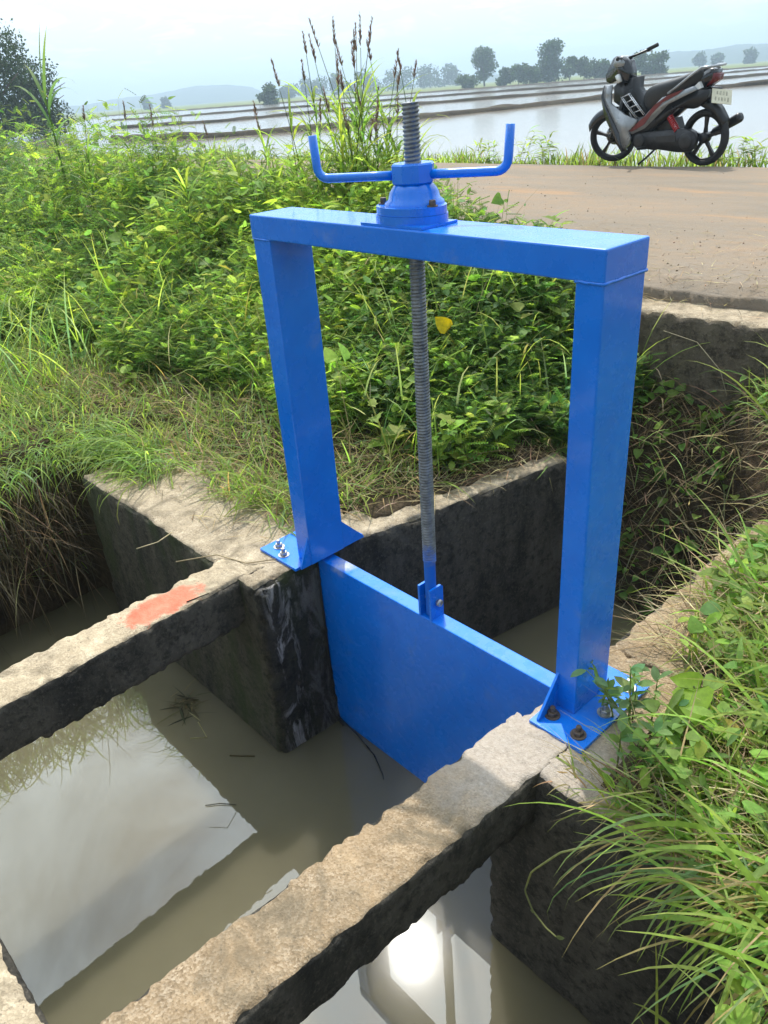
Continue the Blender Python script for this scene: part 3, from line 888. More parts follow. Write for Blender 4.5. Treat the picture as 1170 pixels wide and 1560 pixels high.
# seat: lofted cushion
top = [(535, 425), (560, 385), (620, 352), (700, 332), (780, 312), (850, 288), (910, 262), (950, 250)]
bot = [(548, 545), (580, 560), (640, 520), (700, 480), (770, 445), (850, 410), (910, 370), (950, 335)]
hw = [.07, .095, .115, .125, .128, .12, .105, .07]
sv = []; ns_ = 20
for (tx, ty_), (bx, by), h in zip(top, bot, hw):
    tu, tw_ = bm_map(tx, ty_); bu, bw = bm_map(bx, by)
    for k in range(ns_):
        a = 2 * math.pi * k / ns_; ca, sa = math.cos(a), math.sin(a)
        cx = np.sign(ca) * abs(ca) ** .7; sx = np.sign(sa) * abs(sa) ** .6
        f_ = (sx + 1) / 2
        sv.append((bu + (tu - bu) * f_, h * cx, bw + (tw_ - bw) * f_))
m_ = len(top); idx = np.arange(m_ * ns_).reshape(m_, ns_); idn = np.roll(idx, -1, 1)
Q = np.stack([idx[:-1], idn[:-1], idn[1:], idx[1:]], -1).reshape(-1, 4)
st_ = mesh_np('seat', sv, [Q, idx[0][None], idx[-1][::-1][None]], M_SEAT, bk, smooth=True)
mod = st_.modifiers.new('sub', 'SUBSURF'); mod.levels = 1; mod.render_levels = 2
# tail
gr = [bm_map(735, 418), bm_map(800, 372), bm_map(880, 308), bm_map(960, 252), bm_map(1005, 250)]
tube('grab_rail', [(a, .125, b_) for a, b_ in gr] + [(gr[-1][0] - .02, 0, gr[-1][1])] + [(a, -.125, b_) for a, b_ in gr[::-1]], .013, M_GREY, bk, 10)
prism('tail_cowl', bpoly([(860, 390), (930, 300), (985, 262), (1010, 275), (1000, 330), (950, 390), (900, 400)]), (-.075, .075), M_PAINT, bk, .02, segs=3, smooth=True)
tl = prism('tail_light', bpoly([(945, 340), (1000, 290), (1022, 305), (1012, 345), (955, 385)]), (-.065, .07), M_LENS_R, bk, .012, segs=3, smooth=True)
prism('turn_signal', bpoly([(895, 385), (935, 345), (950, 385), (910, 410)]), (.07, .115), M_LENS, tl, .008)
rf_ = prism('rear_fender', bpoly([(840, 470), (905, 420), (965, 440), (1025, 530), (1060, 610), (1045, 665), (1020, 610), (975, 545), (915, 510), (860, 520)]), (-.055, .055), M_BLACK, bk, .012, segs=2, smooth=True)
# plate with two rows of worn, unreadable characters
pc = np.array(bm_map(985, 455)); tilt = rad(32)
pm_, pt, po = newmat('plate_enamel'); pv = coords(pt)
pbsdf(pt, po, ramp(pt, noise(pt, pv, 30, 4), [(.3, (.58, .55, .40)), (.7, (.72, .69, .54))]), .45)
pbm = bmesh.new(); bmesh.ops.create_cube(pbm, size=1)
Rp = np.array(Matrix.Rotation(rad(-26), 3, 'Z') @ Matrix.Rotation(tilt, 3, 'Y') @ Matrix.Rotation(rad(14), 3, 'X'))
for v in pbm.verts:
    q = np.array(v.co) * [.006, .205, .15]; q = Rp @ q
    v.co = Vector((pc[0] - .085 + q[0], q[1], pc[1] + q[2]))
plate = bm_obj('licence_plate', pbm, pm_, bk, .002)
M_INK = simple('faded_plate_ink', (.40, .38, .28), .6, 0, .5, 60)
for row, n_c in ((.032, 4), (-.030, 5)):
    for k in range(n_c):
        cb = bmesh.new(); bmesh.ops.create_cube(cb, size=1)
        for v in cb.verts:
            q = np.array(v.co) * [.0012, .017, .042 - .008 * (k % 2)] + [-.0036, (k - (n_c - 1) / 2) * .032, row]
            q = Rp @ q; v.co = Vector((pc[0] - .085 + q[0], q[1], pc[1] + q[2]))
        bm_obj('worn_character', cb, M_INK, plate)
# engine and drive case on the near side
prism('engine_block', bpoly([(470, 740), (540, 690), (640, 640), (720, 600), (740, 690), (700, 800), (600, 835), (480, 825)]), (-.13, .06), M_CASE, bk, .012, segs=2)
cs2 = prism('drive_case', bpoly([(455, 745), (480, 708), (560, 697), (620, 690), (700, 682), (790, 668), (850, 668), (893, 690), (908, 745), (890, 800), (850, 830), (780, 832), (640, 818), (560, 815), (490, 818), (460, 790)]), (.062, .125), M_CASE, bk, .018, segs=3, smooth=True)
for cx_, cy_, r_ in ((515, 762, .075), (845, 750, .082)):
    a, b_ = bm_map(cx_, cy_)
    lathe('case_cover', [(r_, .12), (r_, .132), (r_ * .85, .142), (r_ * .4, .144), (0, .144)], M_CASE, cs2, 28, 'y', (a, 0, b_))
ca_, cb_ = bm_map(640, 745), bm_map(780, 735)
prism('case_rib', [(ca_[0], ca_[1] + .03), (cb_[0], cb_[1] + .035), (cb_[0], cb_[1] - .03), (ca_[0], ca_[1] - .03)], (.12, .134), M_CASE, cs2, .006)
# red shock absorber: spring and damper
sa_, sb_ = bm_map(728, 572), bm_map(785, 690)
pa, pb = np.array([sa_[0], .10, sa_[1]]), np.array([sb_[0], .10, sb_[1]])
shock = tube('shock_absorber', [pa, pb], .012, M_CHROME, bk, 10)
ax = (pb - pa); Ls = np.linalg.norm(ax); ax /= Ls; e1 = np.cross(ax, [0, 1, 0]); e1 /= np.linalg.norm(e1); e2 = np.cross(ax, e1)
tq = np.linspace(0, 1, 110)
tube('spring', [pa + ax * Ls * (.05 + .85 * t_) + .028 * (math.cos(t_ * 50) * e1 + math.sin(t_ * 50) * e2) for t_ in tq], .0075, M_SPRING, shock, 6)
# muffler on the far side, footpegs, stand, cowl
mu = [bm_map(620, 800), bm_map(760, 790), bm_map(900, 720), bm_map(1080, 610)]
tube('muffler', [(mu[0][0], -.13, mu[0][1]), (mu[1][0], -.15, mu[1][1]), (mu[2][0], -.17, mu[2][1]), (mu[2][0] - .03, -.172, mu[2][1] + .01), (mu[3][0] + .02, -.18, mu[3][1]), (mu[3][0], -.18, mu[3][1] + .008)], [.016, .018, .024, .044, .050, .04], M_BLACK, bk, 16)
sd0, sd1 = bm_map(600, 832), bm_map(528, 940)
tube('side_stand', [(sd0[0], .07, sd0[1]), ((sd0[0] + sd1[0]) / 2, .13, (sd0[1] + sd1[1]) / 2), (sd1[0], .19, .020)], [.012, .011, .012], M_BLACK, bk, 8)
fp = bm_map(560, 800)
tube('foot_peg', [(fp[0], .11, fp[1] - .02), (fp[0], .25, fp[1] - .005)], .016, M_TYRE, bk, 10)
# handlebar cowl: lofted shell
cow = prism('headlight_cowl', bpoly([(266, 330), (262, 285), (292, 228), (330, 165), (352, 150), (390, 158), (418, 190), (432, 262), (428, 325), (396, 345), (362, 318), (330, 325), (296, 345)]), (-.075, .075), M_PAINT, bk, .026, segs=3, smooth=True)
prism('visor', bpoly([(330, 205), (352, 158), (380, 158), (418, 192), (404, 222), (345, 232)]), (-.082, .082), M_GREY, cow, .01, segs=2, smooth=True)
prism('headlight', bpoly([(258, 285), (272, 258), (290, 262), (292, 320), (268, 342)]), (-.06, .06), M_LENS, cow, .012, segs=3, smooth=True)
prism('turn_signal', bpoly([(352, 290), (374, 275), (390, 328), (370, 342)]), (.07, .112), M_LENS, cow, .008, segs=2, smooth=True)
hb0, hb1 = bm_map(395, 170), bm_map(462, 118)
hbar = tube('handlebar', [(hb0[0], -.04, hb0[1]), (hb0[0] - .03, -.14, hb0[1] + .02), (hb1[0] + .03, -.22, hb1[1] - .02), (hb1[0] - .02, -.30, hb1[1] + .01)], .012, M_BLACK, bk, 10)
tube('grip', [(hb1[0] + .028, -.222, hb1[1] - .018), (hb1[0] - .030, -.325, hb1[1] + .02)], .020, M_TYRE, hbar, 12)
tube('bar', [(hb0[0] + .02, .04, hb0[1]), (hb0[0] - .02, .14, hb0[1] + .01), (hb0[0] - .08, .22, hb0[1] + .01)], .012, M_BLACK, hbar, 10)
tube('grip', [(hb0[0] - .06, .20, hb0[1] + .01), (hb0[0] - .14, .30, hb0[1] + .01)], .019, M_TYRE, hbar, 12)
tube('brake_lever', [(hb0[0] + .06, -.12, hb0[1] + .0), (hb0[0] + .03, -.22, hb1[1] - .05), (hb1[0] + .02, -.30, hb1[1] - .03)], .006, M_CHROME, hbar, 6)

# ================================================================= VEGETATION BUILDERS
def frames(d, up):
    d = d / (np.linalg.norm(d, axis=1)[:, None] + 1e-9)
    x = np.cross(d, up); x /= np.linalg.norm(x, axis=1)[:, None] + 1e-9
    z = np.cross(x, d)
    return np.stack([x, d, z], 2)          # columns: x, y(axis), z(normal)


class Mass:
    """collects many small leaves into one mesh"""
    def __init__(self): self.V = []; self.F = {}; self.C = []; self.n = 0
    def add(self, V, F, C):
        self.V.append(V.astype(np.float32)); self.C.append(C.astype(np.float32))
        for f in F: self.F.setdefault(f.shape[1], []).append(f + self.n)
        self.n += len(V)
    def inst(self, T, TF, pos, R, s, c):
        """template T (k,3) with faces TF placed at pos with rotation R and scale s"""
        n, k = len(pos), len(T)
        if n == 0: return
        V = np.einsum('nij,kj->nki', R, T) * np.asarray(s).reshape(-1, 1, 1) + pos[:, None]
        offs = (np.arange(n) * k)[:, None, None]
        self.add(V.reshape(-1, 3), [(f[None] + offs).reshape(-1, f.shape[1]) for f in TF], np.repeat(c, k, 0))
    def blades(self, base, az, length, width, e0, droop, c, seg=6, twist=0., tipc=None):
        n = len(base)
        if n == 0: return
        t = np.linspace(0, 1, seg + 1)
        el = e0[:, None] - droop[:, None] * t[None] ** 1.4
        h = np.stack([np.cos(az), np.sin(az)], -1)
        step = length[:, None] / seg
        dx = np.cos(el) * step; dz = np.sin(el) * step
        rr_ = np.concatenate([np.zeros((n, 1)), np.cumsum(dx[:, :-1], 1)], 1); zz_ = np.concatenate([np.zeros((n, 1)), np.cumsum(dz[:, :-1], 1)], 1)
        P = np.concatenate([base[:, None, :2] + h[:, None] * rr_[..., None], (base[:, None, 2] + zz_)[..., None]], -1)
        tw = rng.uniform(-1, 1, n)[:, None] * twist * t[None]
        side = np.stack([-h[:, 1], h[:, 0]], -1)
        nrm = np.stack([-np.sin(el) * h[:, None, 0], -np.sin(el) * h[:, None, 1], np.cos(el)], -1)
        S = np.concatenate([side, np.zeros((n, 1))], 1)[:, None] * np.cos(tw)[..., None] + nrm * np.sin(tw)[..., None]
        wprof = np.minimum(1, (.45 + 2.2 * t)) * np.clip(1 - t ** 2.6, .02, 1)
        Wd = (width[:, None] * wprof[None] / 2)[..., None]
        keel = nrm * (Wd * .35)
        V = np.stack([P - S * Wd + keel, P + S * Wd + keel], 2).reshape(n, -1, 3)
        k = 2 * (seg + 1)
        q = np.array([[2 * i_, 2 * i_ + 1, 2 * i_ + 3, 2 * i_ + 2] for i_ in range(seg)])
        F = (q[None] + (np.arange(n) * k)[:, None, None]).reshape(-1, 4)
        cc = np.repeat(c, k, 0)
        if tipc is not None:
            tt = np.tile(np.repeat(t, 2), n)[:, None] ** 3
            cc = cc * (1 - tt * .6) + np.asarray(tipc) * tt * .6
        self.add(V.reshape(-1, 3), [F], cc)
    def build(self, name, mat, parent=None, smooth=True):
        V = np.concatenate(self.V); C = np.concatenate(self.C)
        return mesh_np(name, V, [np.concatenate(v) for v in self.F.values()], mat, parent, C, smooth)


def t_pinnate(pairs, L=1.0, ll=.22, lw=.07):
    """feathery leaf, unit length along y"""
    V = [(-.008, 0, 0), (.008, 0, 0), (0, L, -.12)]; F = [(0, 1, 2)]
    for k in range(pairs):
        t = .12 + .86 * k / max(1, pairs - 1)
        y = t * L; z = -.12 * t * t
        l = ll * (.5 + .9 * math.sin(math.pi * (t * .8 + .12))) / 1.4
        for sd in (-1, 1):
            b = len(V); fx, fy = math.cos(.5), math.sin(.5)
            V += [(0, y - lw * .5, z), (sd * l * fx, y + l * fy, z - .03), (sd * l * .25, y + lw * .75, z + .02)]
            F.append((b, b + 1, b + 2) if sd > 0 else (b, b + 2, b + 1))
    return np.array(V), [np.array(F)]


def t_outline(pts, fold=.12, droop=.15):
    """broad leaf from a half outline [(x,y)...] base->tip, folded on the midrib"""
    V = []; F3 = []; F4 = []
    ys_ = [p[1] for p in pts]
    for x, y in pts:
        V += [(-x, y, fold * x * 2 - droop * y * y), (0, y, -droop * y * y), (x, y, fold * x * 2 - droop * y * y)]
    for i_ in range(len(pts) - 1):
        a = 3 * i_
        F4 += [(a, a + 1, a + 4, a + 3), (a + 1, a + 2, a + 5, a + 4)]
    return np.array(V), [np.array(F4)]


T_PIN = [t_pinnate(8, ll=.25, lw=.10), t_pinnate(8, ll=.29, lw=.10), t_pinnate(9, ll=.21, lw=.09)]
T_PIN_LO = [t_pinnate(5, ll=.27, lw=.16)]
T_HEART = t_outline([(.02, 0), (.34, -.06), (.46, .14), (.40, .42), (.24, .72), (.01, 1.0)])
T_OVAL = t_outline([(.02, 0), (.17, .18), (.25, .45), (.20, .74), (.01, 1.0)])
T_LANCE = t_outline([(.01, 0), (.075, .2), (.095, .45), (.06, .75), (.004, 1.0)], .2, .3)
T_LOBE = t_outline([(.03, 0), (.42, -.10), (.30, .16), (.56, .34), (.30, .46), (.30, .72), (.12, .8), (.01, 1.05)])
T_CLUMP = (np.array([(0, 0, 0), (.3, .45, .06), (0, 1, 0), (-.3, .5, -.04)]), [np.array([(0, 1, 2), (0, 2, 3)])])
T_ROUND = t_outline([(.02, 0), (.30, .08), (.45, .35), (.42, .65), (.22, .9), (.02, .97)], .06, .08)


def jit(base, n, s=.25, hue=.12):
    b = np.asarray(base)[None] * np.exp(rng.normal(0, s, (n, 1)))
    return np.clip(b * (1 + rng.normal(0, hue, (n, 3)) * [1, .4, .8]), .003, .9)


G_BRIGHT = (.265, .390, .075); G_MID = (.180, .295, .068); G_DARK = (.105, .190, .050); G_BLUE = (.160, .260, .105); G_YEL = (.27, .27, .03)
STRAW = (.33, .25, .12); STRAW_D = (.16, .11, .06)


def ridge_h(x):     # plant height at the road shoulder
    return np.interp(x, [-14, -9, -7, -4.7, -3.4, -1.9, -1.1, -.5], [.90, .95, 1.0, .84, .66, .46, .36, .26])


def veg_h(x, y):
    s = np.clip((y - .15) / 1.9, 0, 1)
    base = .13 + .06 * sstep(-.8, -2.6, x)
    return base * (1 - s) + ridge_h(x) * s ** 1.1


def in_left(x, y):
    a = (y > .30) & (x < wall_left_x(np.clip(y, 0, 1.3)) - .19 + .06 * vnoise(np.stack([x * 6, y * 6], -1), 77)) & (y < 2.12)
    b = (x < -2.28) & (y > -2.2) & (y < 2.12)
    c = (x < -1.75 + .15 * vnoise(np.stack([x * 5, y * 5], -1), 78)) & (y > -.02) & (y < .4)
    e = (y > 1.3) & (y < 2.12) & (x < -.38)
    w = (x < -.78) & (y > .04 + .10 * vnoise(np.stack([x * 4, y * 4], -1), 79)) & (y < .4)
    return a | b | c | e | w


def left_z(x, y):
    return np.where((x > -1.95) & (x < -.5) & (y < .31) & (y > -.3), .002, ground_z(x, y))


def scatter(n, x0, x1, y0, y1, test):
    x = rng.uniform(x0, x1, n); y = rng.uniform(y0, y1, n); k = test(x, y); return x[k], y[k]


def sprigs(mass, x, y, hmul=1., leaf=(.07, .12), nl=11, tpl=None, colset=None, spread=1., stem_col=(.10, .13, .03), zoff=0.):
    n = len(x)
    if n == 0: return
    clump = fbm(np.stack([x, y], -1) * 1.7, 101, 3)
    h = veg_h(x, y) * (.98 + .45 * clump) * rng.uniform(.72, 1.15, n) * hmul
    z0 = left_z(x, y) + zoff
    az = rng.uniform(0, 2 * np.pi, n); tl_ = rng.uniform(.05, .5, n)
    top = np.stack([x + np.cos(az) * tl_ * h * .6, y + np.sin(az) * tl_ * h * .6 - .12 * h, z0 + h], -1)
    bot = np.stack([x, y, z0 - .03], -1)
    # stems
    mid = (top + bot) / 2 + rng.normal(0, .02, (n, 3))
    w = .0022
    sd = np.stack([np.cos(az + 1.57), np.sin(az + 1.57), 0 * az], -1) * w
    V = np.stack([bot - sd, bot + sd, mid - sd * .8, mid + sd * .8, top - sd * .4, top + sd * .4], 1)
    q = np.array([[0, 1, 3, 2], [2, 3, 5, 4]])
    mass.add(V.reshape(-1, 3), [(q[None] + (np.arange(n) * 6)[:, None, None]).reshape(-1, 4)], np.repeat(jit(stem_col, n, .2), 6, 0))
    # leaves round the upper part of the stem
    t = np.tile(np.linspace(.30, 1.0, nl), (n, 1)) + rng.uniform(-.05, .05, (n, nl))
    P = (bot[:, None] * ((1 - t) ** 2)[..., None] + mid[:, None] * (2 * t * (1 - t))[..., None] + top[:, None] * (t ** 2)[..., None])
    a = az[:, None] + np.arange(nl)[None] * 2.4 + rng.normal(0, .35, (n, nl))
    el = rng.normal(.2, .36, (n, nl)) + .35 * (t - .6)
    D = np.stack([np.cos(a) * np.cos(el), np.sin(a) * np.cos(el), np.sin(el)], -1).reshape(-1, 3)
    up = np.array([0, 0, 1.]) + rng.normal(0, .32, (n * nl, 3))
    R = frames(D, up)
    s = rng.uniform(leaf[0], leaf[1], n * nl) * (1.05 - .35 * t.ravel() ** 3)
    P = P.reshape(-1, 3)
    cs = colset if colset is not None else [G_BRIGHT, G_MID, G_DARK]
    pick = np.repeat(np.clip((clump + rng.normal(0, .35, n)) * 1.1 + .4, 0, .999), nl)
    c = np.array(cs)[np.minimum(len(cs) - 1, ((1 - pick) * len(cs)).astype(int))]
    c = np.clip(c * np.exp(rng.normal(0, .22, (n * nl, 1))) * (1 + rng.normal(0, .1, (n * nl, 3))), .003, .8)
    tp = tpl if tpl is not None else T_PIN
    which = rng.integers(0, len(tp), n * nl)
    for i_, (T, TF) in enumerate(tp):
        k = which == i_
        mass.inst(T, TF, P[k], R[k], s[k], c[k])


# ---------------------------------------------------------------- left bank: feathery ground cover
mass = Mass()
near = lambda x, y: in_left(x, y) & (y > .52 + .16 * vnoise(np.stack([x * 3, y * 3], -1), 5) + .3 * sstep(-1.6, -.8, x))
x, y = scatter(4300, -4.6, -.3, .3, 2.12, near); sprigs(mass, x, y, 1.0, (.07, .125), 12)
x, y = scatter(3800, -13, -4.4, -1.0, 2.12, in_left); sprigs(mass, x, y, 1.0, (.10, .17), 11, T_PIN_LO)
# lowest layer so that no soil shows through
x, y = scatter(2500, -5, -.3, .3, 2.12, near); sprigs(mass, x, y, .5, (.06, .12), 8, [T_PIN_LO[0], T_PIN_LO[0], T_OVAL], [G_MID, G_MID, G_DARK])
mass.build('bank_foliage', M_LEAF)
tag(bpy.data.objects['bank_foliage'], 'dense feathery green weeds covering the bank between headwall and road', 'ground cover', kind='stuff')

# broad-leaved creeper over the same bank, thicker by the channel
mass = Mass()
vine = lambda x, y: in_left(x, y) & (y > .75) & (x > -2.6)
x, y = scatter(1900, -2.6, -.3, .6, 2.12, lambda x, y: vine(x, y) & (rng.uniform(0, 1, len(x)) < sstep(-2.6, -1.2, x)))
sprigs(mass, x, y, 1.08, (.03, .065), 7, [T_HEART, T_LOBE, T_OVAL], [G_BRIGHT, G_MID, G_BLUE, G_DARK])
x, y = scatter(260, -8, -2.4, .3, 2.12, in_left)
sprigs(mass, x, y, 1.08, (.05, .09), 6, [T_HEART, T_OVAL], [G_BRIGHT, G_BRIGHT, G_MID])
x, y = scatter(230, -4.5, -.4, .7, 2.12, in_left); k = fbm(np.stack([x, y], -1) * 1.4, 177, 2) > -.05
sprigs(mass, x[k], y[k], 1.12, (.07, .12), 5, [T_HEART, T_LOBE], [(.30, .42, .10), G_BRIGHT, G_MID])
x, y = scatter(420, -5.5, -.4, .5, 2.12, in_left); n = len(x)
mass.blades(np.stack([x, y, left_z(x, y) + veg_h(x, y) * rng.uniform(.3, .8, n)], -1), rng.uniform(0, 6.28, n), rng.uniform(.12, .4, n), rng.uniform(.003, .006, n), rng.uniform(-.2, 1.3, n), rng.uniform(-.4, 1.6, n), jit((.30, .25, .13), n, .25), 5, 1.0)
mass.build('creeper_foliage', M_LEAF)
tag(bpy.data.objects['creeper_foliage'], 'broad leaved green creeper tangled over the bank behind the blue gate', 'creeper', kind='stuff')


def grass_mass(mass, x, y, z, L, wd, e0, dr, az=None, cols=(G_BRIGHT, G_MID, G_BLUE), wt=None, tip=(.40, .36, .12), seg=6, twist=.8):
    n = len(x)
    if n == 0: return
    base = np.stack([x, y, z], -1)
    azv = rng.uniform(0, 2 * np.pi, n) if az is None else az
    c = np.array(cols)[rng.choice(len(cols), n, p=wt)]
    c = np.clip(c * np.exp(rng.normal(0, .22, (n, 1))) * (1 + rng.normal(0, .09, (n, 3))), .003, .8)
    mass.blades(base, azv, rng.uniform(*L, n), rng.uniform(*wd, n), rng.uniform(*e0, n), rng.uniform(*dr, n), c, seg, twist, tip)


# cut and standing grass along the foot of the left bank
mass = Mass()
foot = lambda x, y: in_left(x, y) & (y < .95 + .2 * vnoise(np.stack([x * 2, y * 2], -1), 15))
x, y = scatter(30000, -5.5, -.35, -1.6, 1.3, foot)
grass_mass(mass, x, y, left_z(x, y) - .01, (.08, .28), (.004, .010), (.2, 1.3), (.4, 1.8), cols=(G_BRIGHT, G_MID, G_BLUE, STRAW), wt=(.36, .32, .2, .12), seg=4)
x, y = scatter(3000, -9, -3.0, -1.6, 2.1, in_left)
grass_mass(mass, x, y, ground_z(x, y) + .05, (.3, .75), (.006, .013), (.8, 1.5), (.4, 1.6))
x, y = scatter(1100, -3.5, -.4, .6, 2.1, in_left)
grass_mass(mass, x, y, ground_z(x, y) + .03, (.25, .6), (.005, .011), (.8, 1.5), (.4, 1.9), cols=(G_BRIGHT, G_BLUE, (.22, .27, .08)))
# blades hanging over the pool edge on the left
n = 1000
yy = rng.uniform(-2.0, .1, n); xx = -2.30 + rng.normal(0, .07, n)
grass_mass(mass, xx, yy, np.full(n, .0) + rng.normal(0, .03, n), (.12, .34), (.004, .010), (.0, .8), (1.4, 2.8), az=rng.normal(-.3, .7, n))
n = 500
xx = rng.uniform(-2.3, -1.6, n); yy = -.02 + rng.normal(0, .07, n)
grass_mass(mass, xx, yy, np.full(n, .01), (.12, .35), (.004, .009), (.1, 1.0), (1.2, 2.8), az=rng.normal(-1.6, .7, n))
mass.build('bank_grass', M_LEAF)
tag(bpy.data.objects['bank_grass'], 'matted green grass along the foot of the left bank', 'grass', kind='stuff')

# dry straw
mass = Mass()
def straw(x, y, z, L=(.08, .28), n_=None, cols=(STRAW, (.42, .34, .19), STRAW_D), e=( -.15, .5)):
    grass_mass(mass, x, y, z, L, (.0018, .0045), e, (-.5, .9), cols=cols, tip=(.4, .32, .18), seg=5, twist=1.2)
x, y = scatter(9000, -3.2, -.35, .12, 1.9, lambda x, y: in_left(x, y) & (y < .75 + .75 * sstep(-1.1, -.6, x) + .2 * vnoise(np.stack([x * 3, y * 3], -1), 12)))
straw(x, y, left_z(x, y) + rng.uniform(0, .06, len(x)))
# cut stalks scattered on the wall tops
k_ = 520; yv = rng.uniform(.25, 1.32, k_); xv = wall_left_x(yv) - rng.uniform(.02, .24, k_) ** 1.0 - .02
kk = rng.uniform(0, 1, k_) < sstep(.25, .8, yv)
straw(xv[kk], yv[kk], np.full(kk.sum(), .008) + rng.uniform(0, .02, kk.sum()), (.05, .2))
k_ = 420; xv = rng.uniform(-1.9, -.75, k_); yv = rng.uniform(-.20, .30, k_); kk = rng.uniform(0, 1, k_) < sstep(-.25, .25, yv + .1 * (-xv - 1))
straw(xv[kk], yv[kk], np.full(kk.sum(), .010), (.05, .22), e=(-.05, .15))
# right bank and road edge
x, y = scatter(6500, .45, 1.9, -.27, 2.05, lambda x, y: (x > right_edge_x(y) + .0) & (x < 1.9) & ((y > .3) | (x > .86)))
straw(x, y, np.maximum(ground_z(x, y), 0) + rng.uniform(0, .07, len(x)))
x = rng.uniform(-2.0, 1.2, 700); y = rng.normal(2.30, .22, 700); k = y > 2.1
straw(x[k], y[k], np.where(y[k] < 2.28, .478, .548) + rng.uniform(0, .015, k.sum()), (.04, .16), e=(-.05, .2))
x = rng.uniform(-2.2, 1.5, 500); y = rng.uniform(2.4, 3.6, 500)
straw(x, y, np.full(500, .566), (.03, .14), e=(-.03, .1))
mass.build('dry_straw', M_STRAW)
tag(bpy.data.objects['dry_straw'], 'pale dry straw strewn over the banks and wall tops', 'straw', kind='stuff')

# bare roots and runners on the shaded bank under the culvert slab
mass = Mass()
x, y = scatter(3600, -.62, .75, 1.25, 2.10, lambda x, y: (x > -.5) & (x < right_edge_x(y) + .25))
grass_mass(mass, x, y, ground_z(x, y) + .01, (.10, .38), (.003, .007), (-.8, .9), (-.5, 1.6), cols=(STRAW_D, STRAW, (.24, .18, .10), G_MID), wt=(.35, .2, .25, .2), tip=(.25, .2, .11), seg=7, twist=1.5)
n = 900; yy = rng.uniform(-1.6, -.3, n); xx = -2.20 + rng.normal(0, .05, n)
grass_mass(mass, xx, yy, rng.uniform(-.5, .02, n), (.15, .5), (.003, .006), (-1.4, .3), (.2, 1.5), az=rng.normal(0, .9, n), cols=(STRAW_D, (.08, .06, .04)), tip=(.12, .09, .05))
mass.build('hanging_roots', M_STRAW)
tag(bpy.data.objects['hanging_roots'], 'brown dead roots and runners hanging down the shaded channel banks', 'roots', kind='stuff')

# leaves clinging to the shaded bank
mass = Mass()
x, y = scatter(520, -.6, .7, 1.35, 2.08, lambda x, y: (x > -.5) & (x < right_edge_x(y) + .2))
n = len(x); P = np.stack([x, y, ground_z(x, y) + rng.uniform(.02, .10, n)], -1)
D = np.stack([rng.normal(0, 1, n), rng.normal(-.8, .6, n), rng.normal(-.1, .5, n)], -1)
mass.inst(*T_HEART, P, frames(D, np.array([0, 0, 1.]) + rng.normal(0, .5, (n, 3))), rng.uniform(.025, .06, n), jit(G_MID, n, .35))
mass.build('bank_creeper', M_LEAF)
tag(bpy.data.objects['bank_creeper'], 'small leaves scattered on the dark bank below the culvert slab', 'creeper', kind='stuff')

# ---------------------------------------------------------------- right bank: long grass and low weeds
mass = Mass()
right = lambda x, y: (x > np.maximum(right_edge_x(y) + .03, np.where(y < .30, .87, np.where(y < .6, .72, 0))) + .05 * vnoise(np.stack([x * 6, y * 6], -1), 55)) & (y > -.26)
gz = lambda x, y: np.maximum(ground_z(x, y), np.where(((x < 1.75) & (y < .26)) | ((x > .52) & (x < .83) & (y < 1.3)), 0, -9))
x, y = scatter(15000, .2, 2.6, -.27, 2.10, right)
grass_mass(mass, x, y, gz(x, y), (.06, .20), (.004, .009), (.3, 1.4), (.4, 2.0), cols=(G_BRIGHT, G_MID, G_BLUE, (.22, .28, .06)), wt=(.4, .28, .14, .18))
x, y = scatter(1500, .5, 2.6, -.27, 2.10, lambda x, y: right(x, y) & (x > 1.0))
grass_mass(mass, x, y, gz(x, y) + .02, (.22, .46), (.007, .014), (.4, 1.2), (.6, 2.2), az=rng.normal(2.8, 1.2, len(x)), cols=(G_BRIGHT, (.19, .29, .04), G_MID), seg=8)
# fringe falling over the front of the wing wall
n = 420; xx = rng.uniform(.95, 1.55, n); yy = -.255 + rng.normal(0, .035, n); kk = rng.uniform(0, 1, n) < sstep(.9, 1.3, xx)
grass_mass(mass, xx[kk], yy[kk], rng.uniform(0, .05, kk.sum()), (.15, .42), (.004, .009), (.0, 1.0), (1.0, 2.6), az=rng.normal(-2.1, .7, kk.sum()), cols=(G_BRIGHT, G_MID, STRAW, G_BLUE), seg=8)
n = 420; xx = rng.uniform(1.2, 2.2, n); yy = rng.uniform(-1.0, -.25, n)
grass_mass(mass, xx, yy, np.maximum(ground_z(xx, yy), -.3), (.12, .38), (.004, .010), (.3, 1.3), (.8, 2.3), cols=(G_BRIGHT, G_MID, G_BLUE))
mass.build('right_bank_grass', M_LEAF)
tag(bpy.data.objects['right_bank_grass'], 'sunlit long green grass on the bank right of the gate', 'grass', kind='stuff')

mass = Mass()
x, y = scatter(9500, .2, 2.6, -.27, 2.10, right); n = len(x)
P = np.stack([x, y, gz(x, y) + rng.uniform(.0, .14, n)], -1)
a = rng.uniform(0, 2 * np.pi, n); el = rng.normal(.25, .35, n)
D = np.stack([np.cos(a) * np.cos(el), np.sin(a) * np.cos(el), np.sin(el)], -1)
Rf = frames(D, np.array([0, 0, 1.]) + rng.normal(0, .3, (n, 3)))
for i_, T in enumerate((T_OVAL, T_LANCE, T_HEART)):
    k = rng.integers(0, 3, n) == i_
    mass.inst(*T, P[k], Rf[k], rng.uniform(.025, .065, k.sum()) * (1.6 if i_ == 1 else 1), jit((G_BRIGHT, G_MID, G_MID)[i_], k.sum(), .25))
mass.build('right_bank_weed', M_LEAF)
tag(bpy.data.objects['right_bank_weed'], 'low small leaved weeds under the grass right of the gate', 'weeds', kind='stuff')

